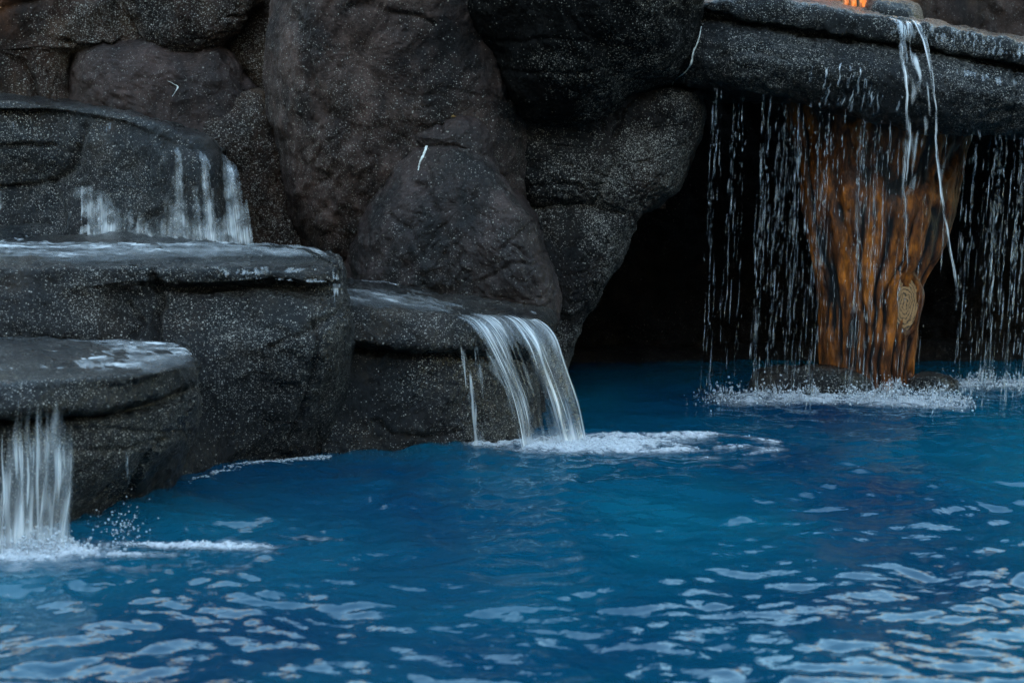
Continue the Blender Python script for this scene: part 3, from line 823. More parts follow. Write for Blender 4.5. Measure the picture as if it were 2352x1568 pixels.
# ---------------------------------------------------------------- carved tree trunks
def trunk(name, rows, mat, label, cat, Yk=0.9, nth=260, nz=240, seed=0.0, cz=3.0):
    R = catmull(np.asarray(rows, float), nz)        # py, left px, right px, Y
    th = np.linspace(0, 2 * math.pi, nth, endpoint=False)
    V, F = [], []
    for py, l, r, Y in R:
        cl = at((l + r) / 2, py, Y)
        rad = (at(r, py, Y)[0] - at(l, py, Y)[0]) / 2
        V.append(np.stack([cl[0] + rad * np.cos(th), cl[1] - rad * Yk * np.sin(th), np.full(nth, cl[2])], -1))
    V = np.array(V)
    rad0 = 0.22
    q = np.stack([np.broadcast_to(np.cos(th) * rad0, V.shape[:2]), np.broadcast_to(np.sin(th) * rad0, V.shape[:2]), V[..., 2]], -1) + seed
    qq = q + 0.03 * np.stack([perlin(q * np.array([5, 5, 2.2])), perlin(q * np.array([5, 5, 2.2]) + 40), np.zeros(V.shape[:2])], -1) + 0.008 * np.stack([perlin(q * np.array([22, 22, 9])), perlin(q * np.array([22, 22, 9]) + 40), np.zeros(V.shape[:2])], -1)
    n1 = np.abs(perlin(qq * np.array([19, 19, 1.3])))
    n2 = np.abs(perlin(qq * np.array([38, 38, 3.2]) + 30))
    fis = np.maximum(1.25 * np.exp(-(n1 / 0.2) ** 2) * smooth(-0.5, 0.0, perlin(q * 5 + 160)), 0.85 * np.exp(-(n2 / 0.14) ** 2) * smooth(-0.1, 0.3, perlin(q * 6 + 60)))
    v = V.reshape(-1, 3)
    f = grid_faces(nz, nth, wrap_u=True)
    n = vert_normals(v, f)
    if ((v - v.mean(0)) * n)[:, :2].sum(1).mean() < 0: n = -n; f = f[:, ::-1]
    d = -0.02 * fis.ravel() + 0.011 * perlin(qq * np.array([9, 9, 1.3]) + 80).ravel() + 0.006 * fbm(qq * np.array([30, 30, 9]), 3).ravel()
    v = v + n * d[:, None]
    cap0, cap1 = v[:nth].mean(0), v[-nth:].mean(0)
    k = np.arange(nth)
    k1 = (k + 1) % nth
    b = nz * nth
    t = np.concatenate([np.stack([np.full(nth, b), k, k1], -1), np.stack([np.full(nth, b + 1), b - nth + k1, b - nth + k], -1)])
    v = np.concatenate([v, cap0[None], cap1[None]])
    org = np.array([cap1[0], cap1[1], v[:, 2].min()])
    o = mesh_obj(name, v, [f, t], mat, None, org, attrs={'fissure': np.concatenate([fis.ravel(), [0, 0]])})
    return tag(o, label, cat)


tr = trunk('carved_tree_trunk', [(225, 1790, 2270, 9.75), (330, 1822, 2224, 9.7), (420, 1834, 2206, 9.66), (500, 1842, 2188, 9.62), (580, 1858, 2160, 9.6), (650, 1872, 2118, 9.58),
                                 (720, 1880, 2112, 9.58), (780, 1880, 2108, 9.58), (840, 1882, 2100, 9.58), (890, 1884, 2104, 9.58), (940, 1880, 2110, 9.58)],
           M_BARK, 'orange brown carved tree trunk column standing in the pool under the slab', 'tree trunk', Yk=0.75, seed=2.0)
tr2 = trunk('carved_tree_trunk', [(-260, 1850, 1980, 10.1), (-120, 1846, 1984, 10.1), (0, 1838, 1990, 10.1), (80, 1830, 1996, 10.1)], M_BARK,
            'short piece of orange tree trunk showing above the slab at the top edge', 'tree trunk', nz=120, nth=160, seed=7.0)
DG_ = None


def bvh(o):
    me = o.data
    v = np.zeros(len(me.vertices) * 3, np.float32)
    me.vertices.foreach_get('co', v)
    v = v.reshape(-1, 3) + np.array(o.location)
    return BVHTree.FromPolygons([tuple(x) for x in v.tolist()], [tuple(p.vertices) for p in me.polygons])


def hit(tree, px, py):
    p = at(px, py, 9.0)
    d = Vector(p) - Vector((0, 0, CAM_H))
    d.normalize()
    h = tree.ray_cast(Vector((0, 0, CAM_H)), d)
    return h[0], h[1]


# knot of the trunk: a sawn branch stub with rings and a bark collar
TB = bvh(tr)
kc, kn = hit(TB, 2074, 696)
kx = Vector((1, 0.25, 0)).normalized()
kz = Vector((0.10, -0.05, 1)).normalized()
kny = kz.cross(kx).normalized() * -1
if kny.y > 0: kny = -kny
nr, na = 22, 64
V, RG = [], []
for i in range(nr):
    s = (i + 0.3) / (nr - 1)
    for j in range(na):
        a = 2 * math.pi * j / na
        ra = 0.070 * (1 + 0.06 * math.sin(2 * a + 1) + 0.03 * math.sin(5 * a))
        rb = 0.135 * (1 + 0.05 * math.sin(3 * a))
        hgt = 0.022 - 0.004 * s + 0.0012 * math.sin(s * 34) if s < 0.98 else -0.05
        p = kc + kx * (ra * s * math.cos(a) + 0.028 * -s * math.sin(a) * 0.6) + kz * (rb * s * math.sin(a)) + kny * hgt
        V.append(p)
        RG.append(s)
V.append(kc + kny * 0.022); RG.append(0)
f = grid_faces(nr, na, wrap_u=True)
t = np.array([[nr * na, j, (j + 1) % na] for j in range(na)])
knot = mesh_obj('branch_stub', np.array([tuple(p) for p in V]), [f, t], M_CUT, tr, np.array(kc), attrs={'ring': RG})
V = []
nrr = 12
for j in range(na):
    a = 2 * math.pi * j / na
    for i in range(nrr):
        b = 2 * math.pi * i / nrr
        ra, rb = 0.083, 0.152
        t_ = 0.020 + 0.006 * math.sin(a * 3 + 1) + 0.004 * math.sin(a * 7)
        rr = 1 + (t_ * math.cos(b)) / 0.10
        V.append(kc + kx * (ra * rr * math.cos(a) - 0.017 * math.sin(a)) + kz * (rb * rr * math.sin(a)) + kny * (0.004 + t_ * math.sin(b) * 0.9))
f = grid_faces(na, nrr, wrap_u=True, wrap_v=True)
col_ = mesh_obj('bark_collar', np.array([tuple(p) for p in V]), [f], M_BARK, tr, np.array(kc),
                attrs={'fissure': (RNG.random(na * nrr) < 0.12) * 0.7})
# rocks at the foot of the trunk
pillow('stone', [(1726, 868), (1744, 848), (1820, 842), (1900, 842), (1960, 850), (2000, 866), (2010, 900), (1960, 930), (1800, 930), (1730, 905)], 9.45, 0.22, M_WET,
       'flat dark stone breaking the surface left of the trunk foot', 'stone', seed=24.4, pw=3, nseg=160, nring=44, amp=0.5)
pillow('stone', [(2084, 876), (2120, 858), (2170, 862), (2204, 878), (2210, 910), (2150, 925), (2090, 915)], 9.5, 0.16, M_WET,
       'small dark stone breaking the surface right of the trunk foot', 'stone', seed=25.2, pw=3, nseg=120, nring=36, amp=0.4)


# ---------------------------------------------------------------- pale mineral streaks on the rocks
def streak(parent, tree, pts, width, seed=0):
    P = catmull(pts, max(14, int(len(pts) * 9)))
    L, Rr = [], []
    for i, (px, py) in enumerate(P):
        h, n = hit(tree, px, py)
        if h is None: continue
        k = i / (len(P) - 1)
        wd = width * (0.35 + 0.65 * math.sin(math.pi * min(max(k, 0.06), 0.94))) * (0.7 + 0.6 * random.random())
        L.append(h + Vector((-wd, 0, 0)) + n * 0.003)
        Rr.append(h + Vector((wd, 0, 0)) + n * 0.003)
    if len(L) < 3: return
    m = len(L)
    mid = [(a + b) / 2 + Vector((0, -0.004, 0)) for a, b in zip(L, Rr)]
    V = np.array([tuple(p) for p in L + mid + Rr])
    o = mesh_obj('mineral_streak', V, [grid_faces(3, m)], M_STREAK, parent, V[0])
    return o


DB = bvh(dome)
streak(dome, DB, [(1000, 318), (986, 322), (980, 338), (974, 356), (966, 372), (961, 392)], 0.0052)
vein_rock = [o for o in bpy.data.objects if o.get('label', '').startswith('wide smooth grey')][0]
VB = bvh(vein_rock)
streak(vein_rock, VB, [(385, 186), (398, 192), (408, 200), (402, 212), (396, 222)], 0.0032)
cap = [o for o in bpy.data.objects if o.name.startswith('cap_stone')][0]
h0, n0 = hit(bvh(cap), 1041, 270)
lv = [(0, 0, 0), (0.012, -0.004, 0.006), (0.022, 0, 0.003), (0.012, 0.006, -0.004), (0.012, 0.0, 0.009), (0.030, 0.0, 0.002)]
lf = mesh_obj('fallen_leaf', np.array(lv) * 0.8 + np.array(h0) + np.array([-0.01, -0.006, 0.004]), [np.array([[0, 1, 4], [1, 2, 4], [0, 4, 3], [4, 2, 3], [1, 5, 2], [2, 5, 3]])],
              plain_mat('dry_leaf', (0.55, 0.30, 0.10), 0.6), None, np.array(h0))
tag(lf, 'tiny dry orange leaf lying on the small rounded cap stone', 'leaf')
SB = bvh(slab)
streak(slab, SB, [(1612, 62), (1606, 90), (1594, 120), (1588, 146), (1572, 168), (1552, 182), (1544, 194)], 0.004)
streak(slab, SB, [(1588, 100), (1576, 130), (1566, 150), (1556, 172)], 0.003)


# ---------------------------------------------------------------- water films on the flat tops
def film(name, back, rim, z, label, amp=0.004, fr=(24, 30), nu=360, nv=90, drop=0.006, parent=None, air=0.5, lift=0.02, fade=None):
    b = np.array(back, float)
    r = np.array(rim, float)
    B = catmull(at(b[:, 0], b[:, 1], b[:, 2]), nu)
    Rm = catmull(at(r[:, 0], r[:, 1], r[:, 2]), nu)
    rows = []
    for t in np.linspace(0.0, 1.0, nv):
        rows.append(B * (1 - t) + Rm * t)
    V = np.array(rows)
    p = V.copy(); p[..., 2] = 0
    V[..., 2] += lift + amp * (perlin(p * np.array([fr[0] * .6, fr[1], 1])) + 0.6 * perlin(p * np.array([fr[0] * 1.6, fr[1] * 2.2, 1]) + 9) + 1.2 * perlin(p * 6 + 3)) 
    V[..., 2] -= (smooth(0.6, 1.0, np.linspace(0, 1, nv)) * (lift - 0.003))[:, None]
    V[..., 2] -= (lift * smooth(0.93, 1.0, np.linspace(0, 1, nu)))[None]
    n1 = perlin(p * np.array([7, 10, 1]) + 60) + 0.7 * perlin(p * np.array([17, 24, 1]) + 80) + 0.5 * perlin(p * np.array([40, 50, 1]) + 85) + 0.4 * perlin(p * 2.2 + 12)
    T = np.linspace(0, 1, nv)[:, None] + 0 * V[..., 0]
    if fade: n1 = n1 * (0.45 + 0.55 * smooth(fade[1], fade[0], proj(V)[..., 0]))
    D = air * (0.25 * smooth(-0.6, 0.5, n1) + 0.75 * smooth(0.1, 1.3, n1)) * smooth(0.0, 0.08, T) * smooth(0.97, 0.72, T) + 0.02  # pale patches paint the sky sheen into the water film
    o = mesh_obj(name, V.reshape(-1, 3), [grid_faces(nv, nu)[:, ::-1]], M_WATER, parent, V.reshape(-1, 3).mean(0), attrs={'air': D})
    return o


def film_on(ledge, back, rim, **k):
    film('water_film', back, rim, 0, '', parent=ledge, **k)


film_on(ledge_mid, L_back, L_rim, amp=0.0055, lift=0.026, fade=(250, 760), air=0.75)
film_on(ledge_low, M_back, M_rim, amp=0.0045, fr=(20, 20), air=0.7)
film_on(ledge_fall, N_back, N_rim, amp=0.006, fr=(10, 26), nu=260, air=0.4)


# ---------------------------------------------------------------- falling water
def sheet(name, left, right, dens, parent, corr=0.012, nu=260, nv=120, seed=0.0, mids=(), wob=0.0, cut=0.06):
    """Water sheet between edge paths (px, py, Y); dens(u, v, q) -> density 0..1; q = flow aligned noise coordinates."""
    E = [left, *mids, right]
    C = []
    for e in E:
        e = np.array(e, float)
        C.append(catmull(at(e[:, 0], e[:, 1], e[:, 2]), nv))
    C = np.array(C)                     # k, nv, 3
    us = np.linspace(0, 1, nu)
    k = np.linspace(0, 1, len(C))
    V = np.stack([np.stack([np.interp(us, k, C[:, i, ax]) for i in range(nv)]) for ax in range(3)], -1)  # nv, nu, 3
    vs = np.linspace(0, 1, nv)
    U, W = np.meshgrid(us, vs)
    wid = np.linalg.norm(C[-1] - C[0], axis=1).mean()
    q = np.stack([U * wid * 60 + 0.5 * perlin(np.stack([U * 6, W * 3, U * 0 + seed], -1)), W * 3.0, np.full_like(U, seed)], -1)
    V[..., 1] -= corr * W ** 0.5 * (perlin(q * np.array([0.35, 0.35, 1])) * 1.6 + perlin(q * np.array([1, 0.6, 1]) + 8) * 0.7)
    V[..., 0] += corr * 0.5 * W * perlin(q * np.array([0.5, 1.2, 1]) + 33)
    if wob: V[..., 0] += (wob * (perlin(np.stack([vs * 7, 0 * vs, 0 * vs + seed], -1)) + 0.6 * perlin(np.stack([vs * 19, 0 * vs, 0 * vs + seed], -1))))[:, None]
    D = np.clip((dens(U, W, q) - cut) * 1.15, 0, 1)
    return mesh_obj(name, V.reshape(-1, 3), [grid_faces(nv, nu)[:, ::-1]], M_WATER, parent, V.reshape(-1, 3).mean(0), attrs={'air': D})


def streaks(q, fine=1.0, lo=-0.1, hi=0.55):
    n = 0.6 * perlin(q * np.array([0.55 * fine, 0.45, 1])) + 0.5 * perlin(q * np.array([1.4 * fine, 0.8, 1]) + 7) + 0.35 * perlin(q * np.array([3.1 * fine, 1.6, 1]) + 19)
    return smooth(lo, hi, n)


def drops_mesh(name, P, length, width, lean, mat, parent=None, dens=0.6, label=None):
    """Stretched drops: P (n,3) tops; two cones on a five sided ring each, joined in one mesh."""
    n = len(P)
    length = np.broadcast_to(length, n); width = np.broadcast_to(width, n)
    lean = np.broadcast_to(np.asarray(lean, float), (n, 3))
    ax = lean - np.array([0, 0, 1.0])
    ax = ax / np.linalg.norm(ax, axis=1)[:, None]
    m = 5
    th = np.arange(m) * 2 * math.pi / m
    ring = np.stack([np.cos(th), np.sin(th), 0 * th], -1)
    mid = P + ax * (length * 0.6)[:, None]
    V = np.concatenate([P[:, None], mid[:, None] + ring[None] * (width / 2)[:, None, None], (P + ax * length[:, None])[:, None]], 1)
    base = np.arange(n)[:, None] * (m + 2)
    F = []
    for i in range(m):
        j = (i + 1) % m
        F.append(np.concatenate([base, base + 1 + j, base + 1 + i], 1))
        F.append(np.concatenate([base + m + 1, base + 1 + i, base + 1 + j], 1))
    F = np.concatenate(F)
    d = np.repeat(np.broadcast_to(dens, n)[:, None], m + 2, 1)
    return mesh_obj(name, V.reshape(-1, 3), [F], mat, parent, P.mean(0), attrs={'air': d})


# main waterfall
wf = empty('waterfall', tuple(on_z(1270, 1015, 0)), 'main waterfall pouring from the small central ledge into the pool', 'waterfall')
WL = [(960, 716, 8.10), (1030, 726, 8.07), (1064, 738, 8.02), (1096, 772, 7.98), (1130, 826, 7.97), (1160, 884, 7.97), (1184, 946, 7.98), (1200, 1030, 8.0)]
WA = [(1020, 712, 8.2), (1090, 722, 8.12), (1126, 740, 8.06), (1158, 786, 8.02), (1182, 846, 8.02), (1204, 906, 8.03), (1216, 960, 8.04), (1226, 1032, 8.05)]
WB = [(1080, 712, 8.3), (1150, 722, 8.2), (1184, 740, 8.12), (1216, 786, 8.08), (1240, 842, 8.07), (1262, 900, 8.08), (1280, 956, 8.09), (1296, 1024, 8.1)]
WR = [(1130, 712, 8.45), (1200, 722, 8.35), (1246, 738, 8.25), (1276, 770, 8.2), (1296, 826, 8.18), (1318, 890, 8.17), (1336, 950, 8.17), (1350, 1018, 8.17)]


def d_main(u, v, q):
    s = streaks(q, 1.0, -0.25, 0.6)
    env = smooth(0, 0.05, u) * smooth(1.0, 0.97, u)
    gap = 1 - 0.78 * smooth(0.30, 0.40, u) * smooth(0.66, 0.55, u) * smooth(0.30, 0.5, v)
    edge = 0.5 * np.exp(-((u - 0.985) / 0.012) ** 2)
    s = s * (0.45 + 0.55 * smooth(-0.35, 0.35, perlin(q * np.array([0.28, 1.5, 1]) + 55)))
    thin = 1 - 0.6 * smooth(0.84, 0.9, u) * smooth(0.3, 0.6, v)
    return (0.17 + 1.0 * s ** 1.6) * gap * thin * env * smooth(0.06, 0.32, v) * (0.75 + 0.25 * v) + edge * smooth(0.2, 0.4, v) + 0.35 * smooth(0.88, 1.0, v) * env


sheet('water_sheet', WL, WR, d_main, wf, 0.016, 320, 130, 1.0, (WA, WB))


def d_main2(u, v, q):
    s = streaks(q, 1.5, 0.05, 0.6)
    gap = 1 - 0.95 * smooth(0.30, 0.38, u) * smooth(0.68, 0.58, u) * smooth(0.22, 0.4, v)
    return 0.95 * s ** 1.6 * gap * smooth(0.12, 0.3, v) * smooth(0, 0.06, u) * smooth(1, 0.9, u)


off = lambda e, d, dx=0: [(a + dx, b, c - d) for a, b, c in e]
sheet('water_sheet', off(WL, .03, -6), off(WR, .03), d_main2, wf, 0.02, 320, 130, 4.0, (off(WA, .03), off(WB, .03)))
# side spray running down the ledge left of the fall
def d_side(u, v, q):
    return 0.75 * streaks(q, 0.8, 0.0, 0.6) * smooth(0, 0.25, u) * smooth(1, 0.75, u) * smooth(0, 0.06, v) * (1 - 0.4 * v)


sheet('water_trickle', [(1046, 792, 7.98), (1056, 860, 7.97), (1058, 930, 7.96), (1062, 1024, 7.98)], [(1104, 790, 8.02), (1112, 860, 8.02), (1120, 930, 8.02), (1136, 1020, 8.02)], d_side, wf, 0.01, 120, 90, 9.0)
sheet('water_trickle', [(1086, 806, 8.02), (1120, 850, 8.03), (1150, 900, 8.04), (1176, 980, 8.05)], [(1130, 800, 8.05), (1160, 860, 8.05), (1180, 920, 8.05), (1200, 1000, 8.05)],
      lambda u, v, q: 0.3 * streaks(q, 1, -0.2, 0.5) * smooth(0, 0.2, u) * smooth(1, 0.8, u) * smooth(0, .15, v) * smooth(1, .7, v), wf, 0.01, 120, 90, 11.0)

# lower left waterfall
wf2 = empty('waterfall', tuple(on_z(60, 1245, 0)), 'blurred white waterfall spilling off the lowest ledge at the left edge', 'waterfall')
QL = [(-330, 890, 6.5), (-330, 930, 6.34), (-330, 1010, 6.26), (-330, 1120, 6.24), (-330, 1290, 6.24)]
QM = [(-10, 872, 6.56), (10, 900, 6.35), (6, 1000, 6.29), (4, 1110, 6.27), (0, 1272, 6.26)]
QR = [(176, 866, 6.62), (180, 905, 6.39), (178, 980, 6.36), (176, 1100, 6.36), (168, 1246, 6.36)]


def d_low(u, v, q):
    s = streaks(q, 0.45, -0.45, 0.55)
    s = s * (0.4 + 0.6 * smooth(-0.35, 0.4, perlin(q * np.array([0.3, 1.7, 1]) + 58)))
    env = smooth(1.0, 0.95, u)
    gate = smooth(0.0, 0.4, perlin(q * np.array([0.12, 0.0, 1]) + 3.3) + 0.25 + 0.6 * smooth(0.1, 0.3, v))
    st = 0.30 + 0.09 * perlin(q * np.array([0.45, 0.0, 1]) + 12.2) + 0.05 * perlin(q * np.array([1.2, 0.0, 1]) + 2.2)
    return ((0.17 + 0.95 * s ** 1.5) * env * gate * (0.6 + 0.5 * smooth(0.3, 1, v)) + 0.25 * smooth(0.85, 1, v) * env) * smooth(st, st + 0.36, v)


sheet('water_sheet', QL, QR, d_low, wf2, 0.022, 420, 120, 21.0, (QM,))
sheet('water_sheet', off(QL, .05), off(QR, .04), lambda u, v, q: 0.75 * streaks(q, 0.8, 0.05, 0.6) * smooth(0.45, 0.62, v) * smooth(1, 0.93, u), wf2, 0.03, 420, 120, 25.0, (off(QM, .05),))
sheet('water_trickle', [(270, 970, 6.66), (282, 1040, 6.64), (286, 1120, 6.72)], [(302, 965, 6.70), (306, 1040, 6.68), (300, 1125, 6.76)],
      lambda u, v, q: 0.5 * streaks(q, 1, -0.2, 0.6) * smooth(0, .4, u) * smooth(1, .6, u) * smooth(0, .2, v) * smooth(1, .7, v), wf2, 0.006, 60, 60, 27.0)

# cascade over the upper ledge
wf3 = empty('cascade', (-1.3, 8.4, 0.79), 'thin broken cascade running down the face of the upper left ledge', 'waterfall')
KT = [(-400, 232), (0, 232), (110, 238), (180, 244), (280, 260), (360, 286), (425, 314), (480, 326), (505, 350)]


def on_face(u_px, off_=0.02):
    """vertical path down the upper ledge face, from its lofted curves"""
    path = []
    for c in K[1:7]:
        c = np.array(c)
        i = np.argsort(c[:, 0])
        path.append((u_px, np.interp(u_px, c[i, 0], c[i, 1]), np.interp(u_px, c[i, 0], c[i, 2]) - off_))
    return path


cols = [on_face(x) for x in (-300, 0, 90, 180, 270, 350, 420, 470, 500)]
cols = [[(p[0] + (0 if p[0] < 330 else (p[0] - 330) * 0.10 * i), p[1], p[2] - 0.012 * i * (p[0] > 250)) for i, p in enumerate(c)] for c in cols]


def d_up(u, v, q):
    x = np.interp(u, np.linspace(0, 1, 9), [-300, 0, 90, 180, 270, 350, 420, 470, 500])
    s = streaks(q, 0.55, 0.02, 0.65)
    s2 = streaks(q + 40, 0.4, -0.25, 0.55)
    right = smooth(330, 400, x)
    xw = x + 5 * perlin(np.stack([v * 5, 0 * v, x / 60], -1))
    ribs = np.exp(-((xw - 388) / (4 + 7 * v)) ** 2) + np.exp(-((xw - 436) / (4 + 6 * v)) ** 2) + 1.3 * np.exp(-((xw - 478) / (5 + 11 * v)) ** 2) + 0.5 * np.exp(-((xw - 415) / 5) ** 2) * smooth(0.4, 0.6, v) 
    foot = smooth(0.66, 0.92, v + 0.12 * perlin(np.stack([x / 40, v * 0, v * 0], -1)))
    blob = np.exp(-((x - 195) / 22) ** 2) * smooth(0.55, 0.64, v) + np.exp(-((x - 240) / 16) ** 2) * smooth(0.58, 0.68, v) + np.exp(-((x + 5) / 12) ** 2) * smooth(0.6, 0.7, v)
    pat = smooth(-0.1, 0.45, perlin(q * np.array([0.16, 2.6, 1]) + 70) + 0.5 * perlin(q * np.array([0.5, 5.0, 1]) + 90))
    s = s * pat
    s2 = s2 * (0.35 + 0.65 * pat)
    wob = perlin(np.stack([x / 30, v * 9, 0 * v], -1)) + 0.6 * perlin(np.stack([x / 13, v * 16, 0 * v + 5], -1))
    mist = smooth(-0.35, 0.75, wob)
    fine = 0.45 + 0.55 * streaks(q + 11, 1.3, -0.5, 0.4)
    top = 0.20 * s * smooth(0.04, 0.12, v) * fine
    D = top + right * (0.03 + 0.40 * np.clip(ribs, 0, 1.2) * fine * (0.35 + 0.65 * mist)) * smooth(0.0, 0.45, v)
    D = D + 0.62 * foot * (0.25 + 0.75 * mist) * fine * smooth(110, 250, x) + 0.85 * 0.75 * blob * fine * (0.3 + 0.6 * mist) + 0.0 * foot * mist
    return D


sheet('water_sheet', cols[0], cols[-1], d_up, wf3, 0.012, 420, 140, 31.0, cols[1:-1])


def face_film(parent, curves, xs_, dens, off_=0.012, seed=0.0, nu=320, nv=60):
    cl = []
    for x in xs_:
        path = []
        for c in curves:
            c = np.array([p[:3] for p in c], float)
            i = np.argsort(c[:, 0])
            path.append((x, np.interp(x, c[i, 0], c[i, 1]), np.interp(x, c[i, 0], c[i, 2]) - off_))
        cl.append(path)
    return sheet('water_film', cl[0], cl[-1], dens, parent, 0.004, nu, nv, seed, cl[1:-1])


sx_ = [1680, 1750, 1900, 2050, 2170, 2260, 2352, 2500, 2690]
face_film(slab, [S_top, S_cap], sx_, lambda u, v, q: 0.5 * smooth(0.25, 0.62, u) * streaks(q, 0.9, -0.1, 0.6) * smooth(1.0, 0.7, v) * (0.6 + 0.4 * perlin(q * np.array([0.1, 0, 1]) + 3)), 0.035, 61.0, 500, 40)  # pale streaks paint a blue-white sheen along the wet slab lip
face_film(slab, [S_upp, S_mid], sx_, lambda u, v, q: 0.34 * smooth(0.45, 0.66, u) * streaks(q, 0.7, -0.1, 0.6) * smooth(0, 0.15, v) * smooth(1.0, 0.4, v) * smooth(-0.3, 0.4, perlin(q * np.array([0.08, 0.9, 1]) + 13)), 0.04, 63.0, 500, 50)
lx_ = [430, 500, 560, 598, 660, 720, 760, 778]
face_film(ledge_mid, [L_lip, L_cap], lx_, lambda u, v, q: 0.32 * streaks(q, 0.6, -0.15, 0.6) * smooth(-0.3, 0.3, perlin(q * np.array([0.07, 0.6, 1]) + 23)) * smooth(0, .2, u) * smooth(1, .9, v), 0.035, 65.0, 260, 40)  # sheen of the overhanging lip, painted as pale streaks
face_film(ledge_mid, [L_cap, L_grv, L_upp, L_mid], [752, 764, 776, 786], lambda u, v, q: 0.6 * streaks(q, 0.8, -0.2, 0.5) * smooth(0, .3, u) * smooth(0, .1, v) * smooth(.8, 0.3, v), 0.025, 69.0, 80, 60)
# thin stream from the slab
wf4 = empty('waterfall', tuple(on_z(2100, 900, 0)), 'thin twin stream falling from the lip of the long slab past the carved trunk', 'waterfall')
A = [(2020, 34, 9.02), (2040, 46, 8.94), (2056, 92, 8.88), (2070, 160, 8.84), (2080, 230, 8.82), (2074, 320, 8.82), (2072, 430, 8.82), (2076, 540, 8.82), (2074, 655, 8.82)]
B = [(2066, 42, 9.02), (2082, 54, 8.94), (2086, 92, 8.88), (2088, 160, 8.84), (2092, 230, 8.82), (2092, 320, 8.82), (2086, 430, 8.82), (2088, 540, 8.82), (2084, 655, 8.82)]
C_ = [(2084, 44, 9.02), (2096, 52, 8.94), (2116, 92, 8.88), (2134, 160, 8.84), (2143, 230, 8.82), (2146, 320, 8.82), (2154, 420, 8.82), (2170, 530, 8.82), (2190, 640, 8.82), (2191, 740, 8.82)]
D_ = [(2104, 48, 9.02), (2114, 56, 8.94), (2130, 92, 8.88), (2144, 160, 8.84), (2150, 230, 8.82), (2154, 320, 8.82), (2164, 420, 8.82), (2180, 530, 8.82), (2198, 640, 8.82), (2197, 740, 8.82)]
d_thin = lambda u, v, q: (0.12 + 0.85 * streaks(q, 1.6, -0.2, 0.5)) * (0.3 + 0.7 * smooth(-0.5, 0.3, perlin(np.stack([v * 16, u * 1.5, q[..., 2]], -1)))) * smooth(0, 0.25, u) * smooth(1, 0.75, u) * smooth(0, 0.05, v) * smooth(1.0, 0.85, v)
sheet('water_strand', A, B, d_thin, wf4, 0.006, 60, 200, 41.0, wob=0.010)
sheet('water_strand', C_, D_, d_thin, wf4, 0.006, 60, 200, 43.0, wob=0.008)
sheet('water_strand', [(2050, 44, 9.0), (2062, 60, 8.92), (2070, 100, 8.89)], [(2084, 46, 9.0), (2098, 60, 8.92), (2092, 130, 8.89)], lambda u, v, q: 0.5 * streaks(q, 1.6, -0.2, 0.5) * smooth(1, .5, v) * smooth(0, .2, u) * smooth(1, .8, u), wf4, 0.006, 60, 60, 45.0)


def d_veil(u, v, q):
    n = perlin(q * np.array([0.4, 1.6, 1])) + 0.6 * perlin(q * np.array([1.1, 3.2, 1]) + 5)
    return 0.6 * smooth(-0.1, 0.7, n) * smooth(0, .2, u) * smooth(1, .8, u) * smooth(0.05, .2, v) * smooth(1, .75, v)


sheet('water_veil', [(2060, 60, 8.93), (2070, 160, 8.86), (2076, 240, 8.84), (2070, 340, 8.84), (2080, 470, 8.84)], [(2112, 70, 8.93), (2136, 160, 8.86), (2144, 240, 8.84), (2140, 340, 8.84), (2100, 470, 8.84)], d_veil, wf4, 0.012, 90, 130, 47.0)


# curtain of drops under the slab
def slab_under(px):
    c = np.array(S_bot)
    return np.interp(px, c[:, 0], c[:, 1])


P, Ln, Wd, Dn = [], [], [], []
ranges = [(1645, 1660, 2, 0.8), (1682, 1698, 3, 0.8), (1705, 1790, 12, 1.0), (1790, 1900, 20, 1.0), (1900, 2060, 34, 1.0), (2060, 2180, 8, 0.7), (2215, 2290, 11, 0.9),
          (2290, 2420, 28, 1.1), (2420, 2640, 18, 1.0)]
for x0, x1, cnt, k in ranges:
    for _ in range(max(2, int(cnt * 0.62))):
        cx = random.uniform(x0, x1)
        Yc = random.uniform(8.88, 9.25)
        cd = random.uniform(0.35, 1.0)
        cdrift = random.uniform(-0.07, 0.01)
        spread = random.uniform(2, 9)
        for _s in range(random.choice((1, 2, 2, 3, 4))):
            px = cx + random.gauss(0, spread)
            Yd = Yc + random.gauss(0, 0.02)
            top = at(px, slab_under(px) - 4, Yd)
            drift = cdrift + random.gauss(0, 0.012)
            zz = top[2] - max(0, random.gauss(0.0, 0.22))
            stop = random.choice((0.02, 0.02, 0.02, top[2] * random.uniform(0.1, 0.6)))
            gap = random.uniform(0.02, 0.13) / k
            while zz > stop:
                fr_ = (top[2] - zz) / top[2]
                ln = random.expovariate(1 / 0.040) * (0.6 + 1.1 * fr_) + 0.012
                P.append((top[0] + drift * fr_ + random.gauss(0, 0.004 + 0.010 * fr_), Yd + random.gauss(0, 0.015), zz))
                thin_ = random.random() < 0.3
                Ln.append(min(ln * (2.6 if thin_ else 1), 0.22))
                Wd.append(random.choice((0.002, 0.0026, 0.0032, 0.0042, 0.007)) * random.uniform(0.8, 1.25) * (1.1 - 0.25 * fr_))
                Dn.append((0.45 if thin_ else 1) * cd * random.uniform(0.02, 0.34) * (1 - 0.25 * fr_))
                zz -= ln * 0.6 + random.expovariate(1 / gap) * (0.35 + 1.0 * fr_)
cur = drops_mesh('falling_drops', np.array(P), np.array(Ln), np.array(Wd), (-0.04, 0, 0), M_WATER, dens=np.array(Dn))
tag(cur, 'curtain of dripping water drops falling from the underside of the slab', kind='stuff')
NDROPS = len(P)
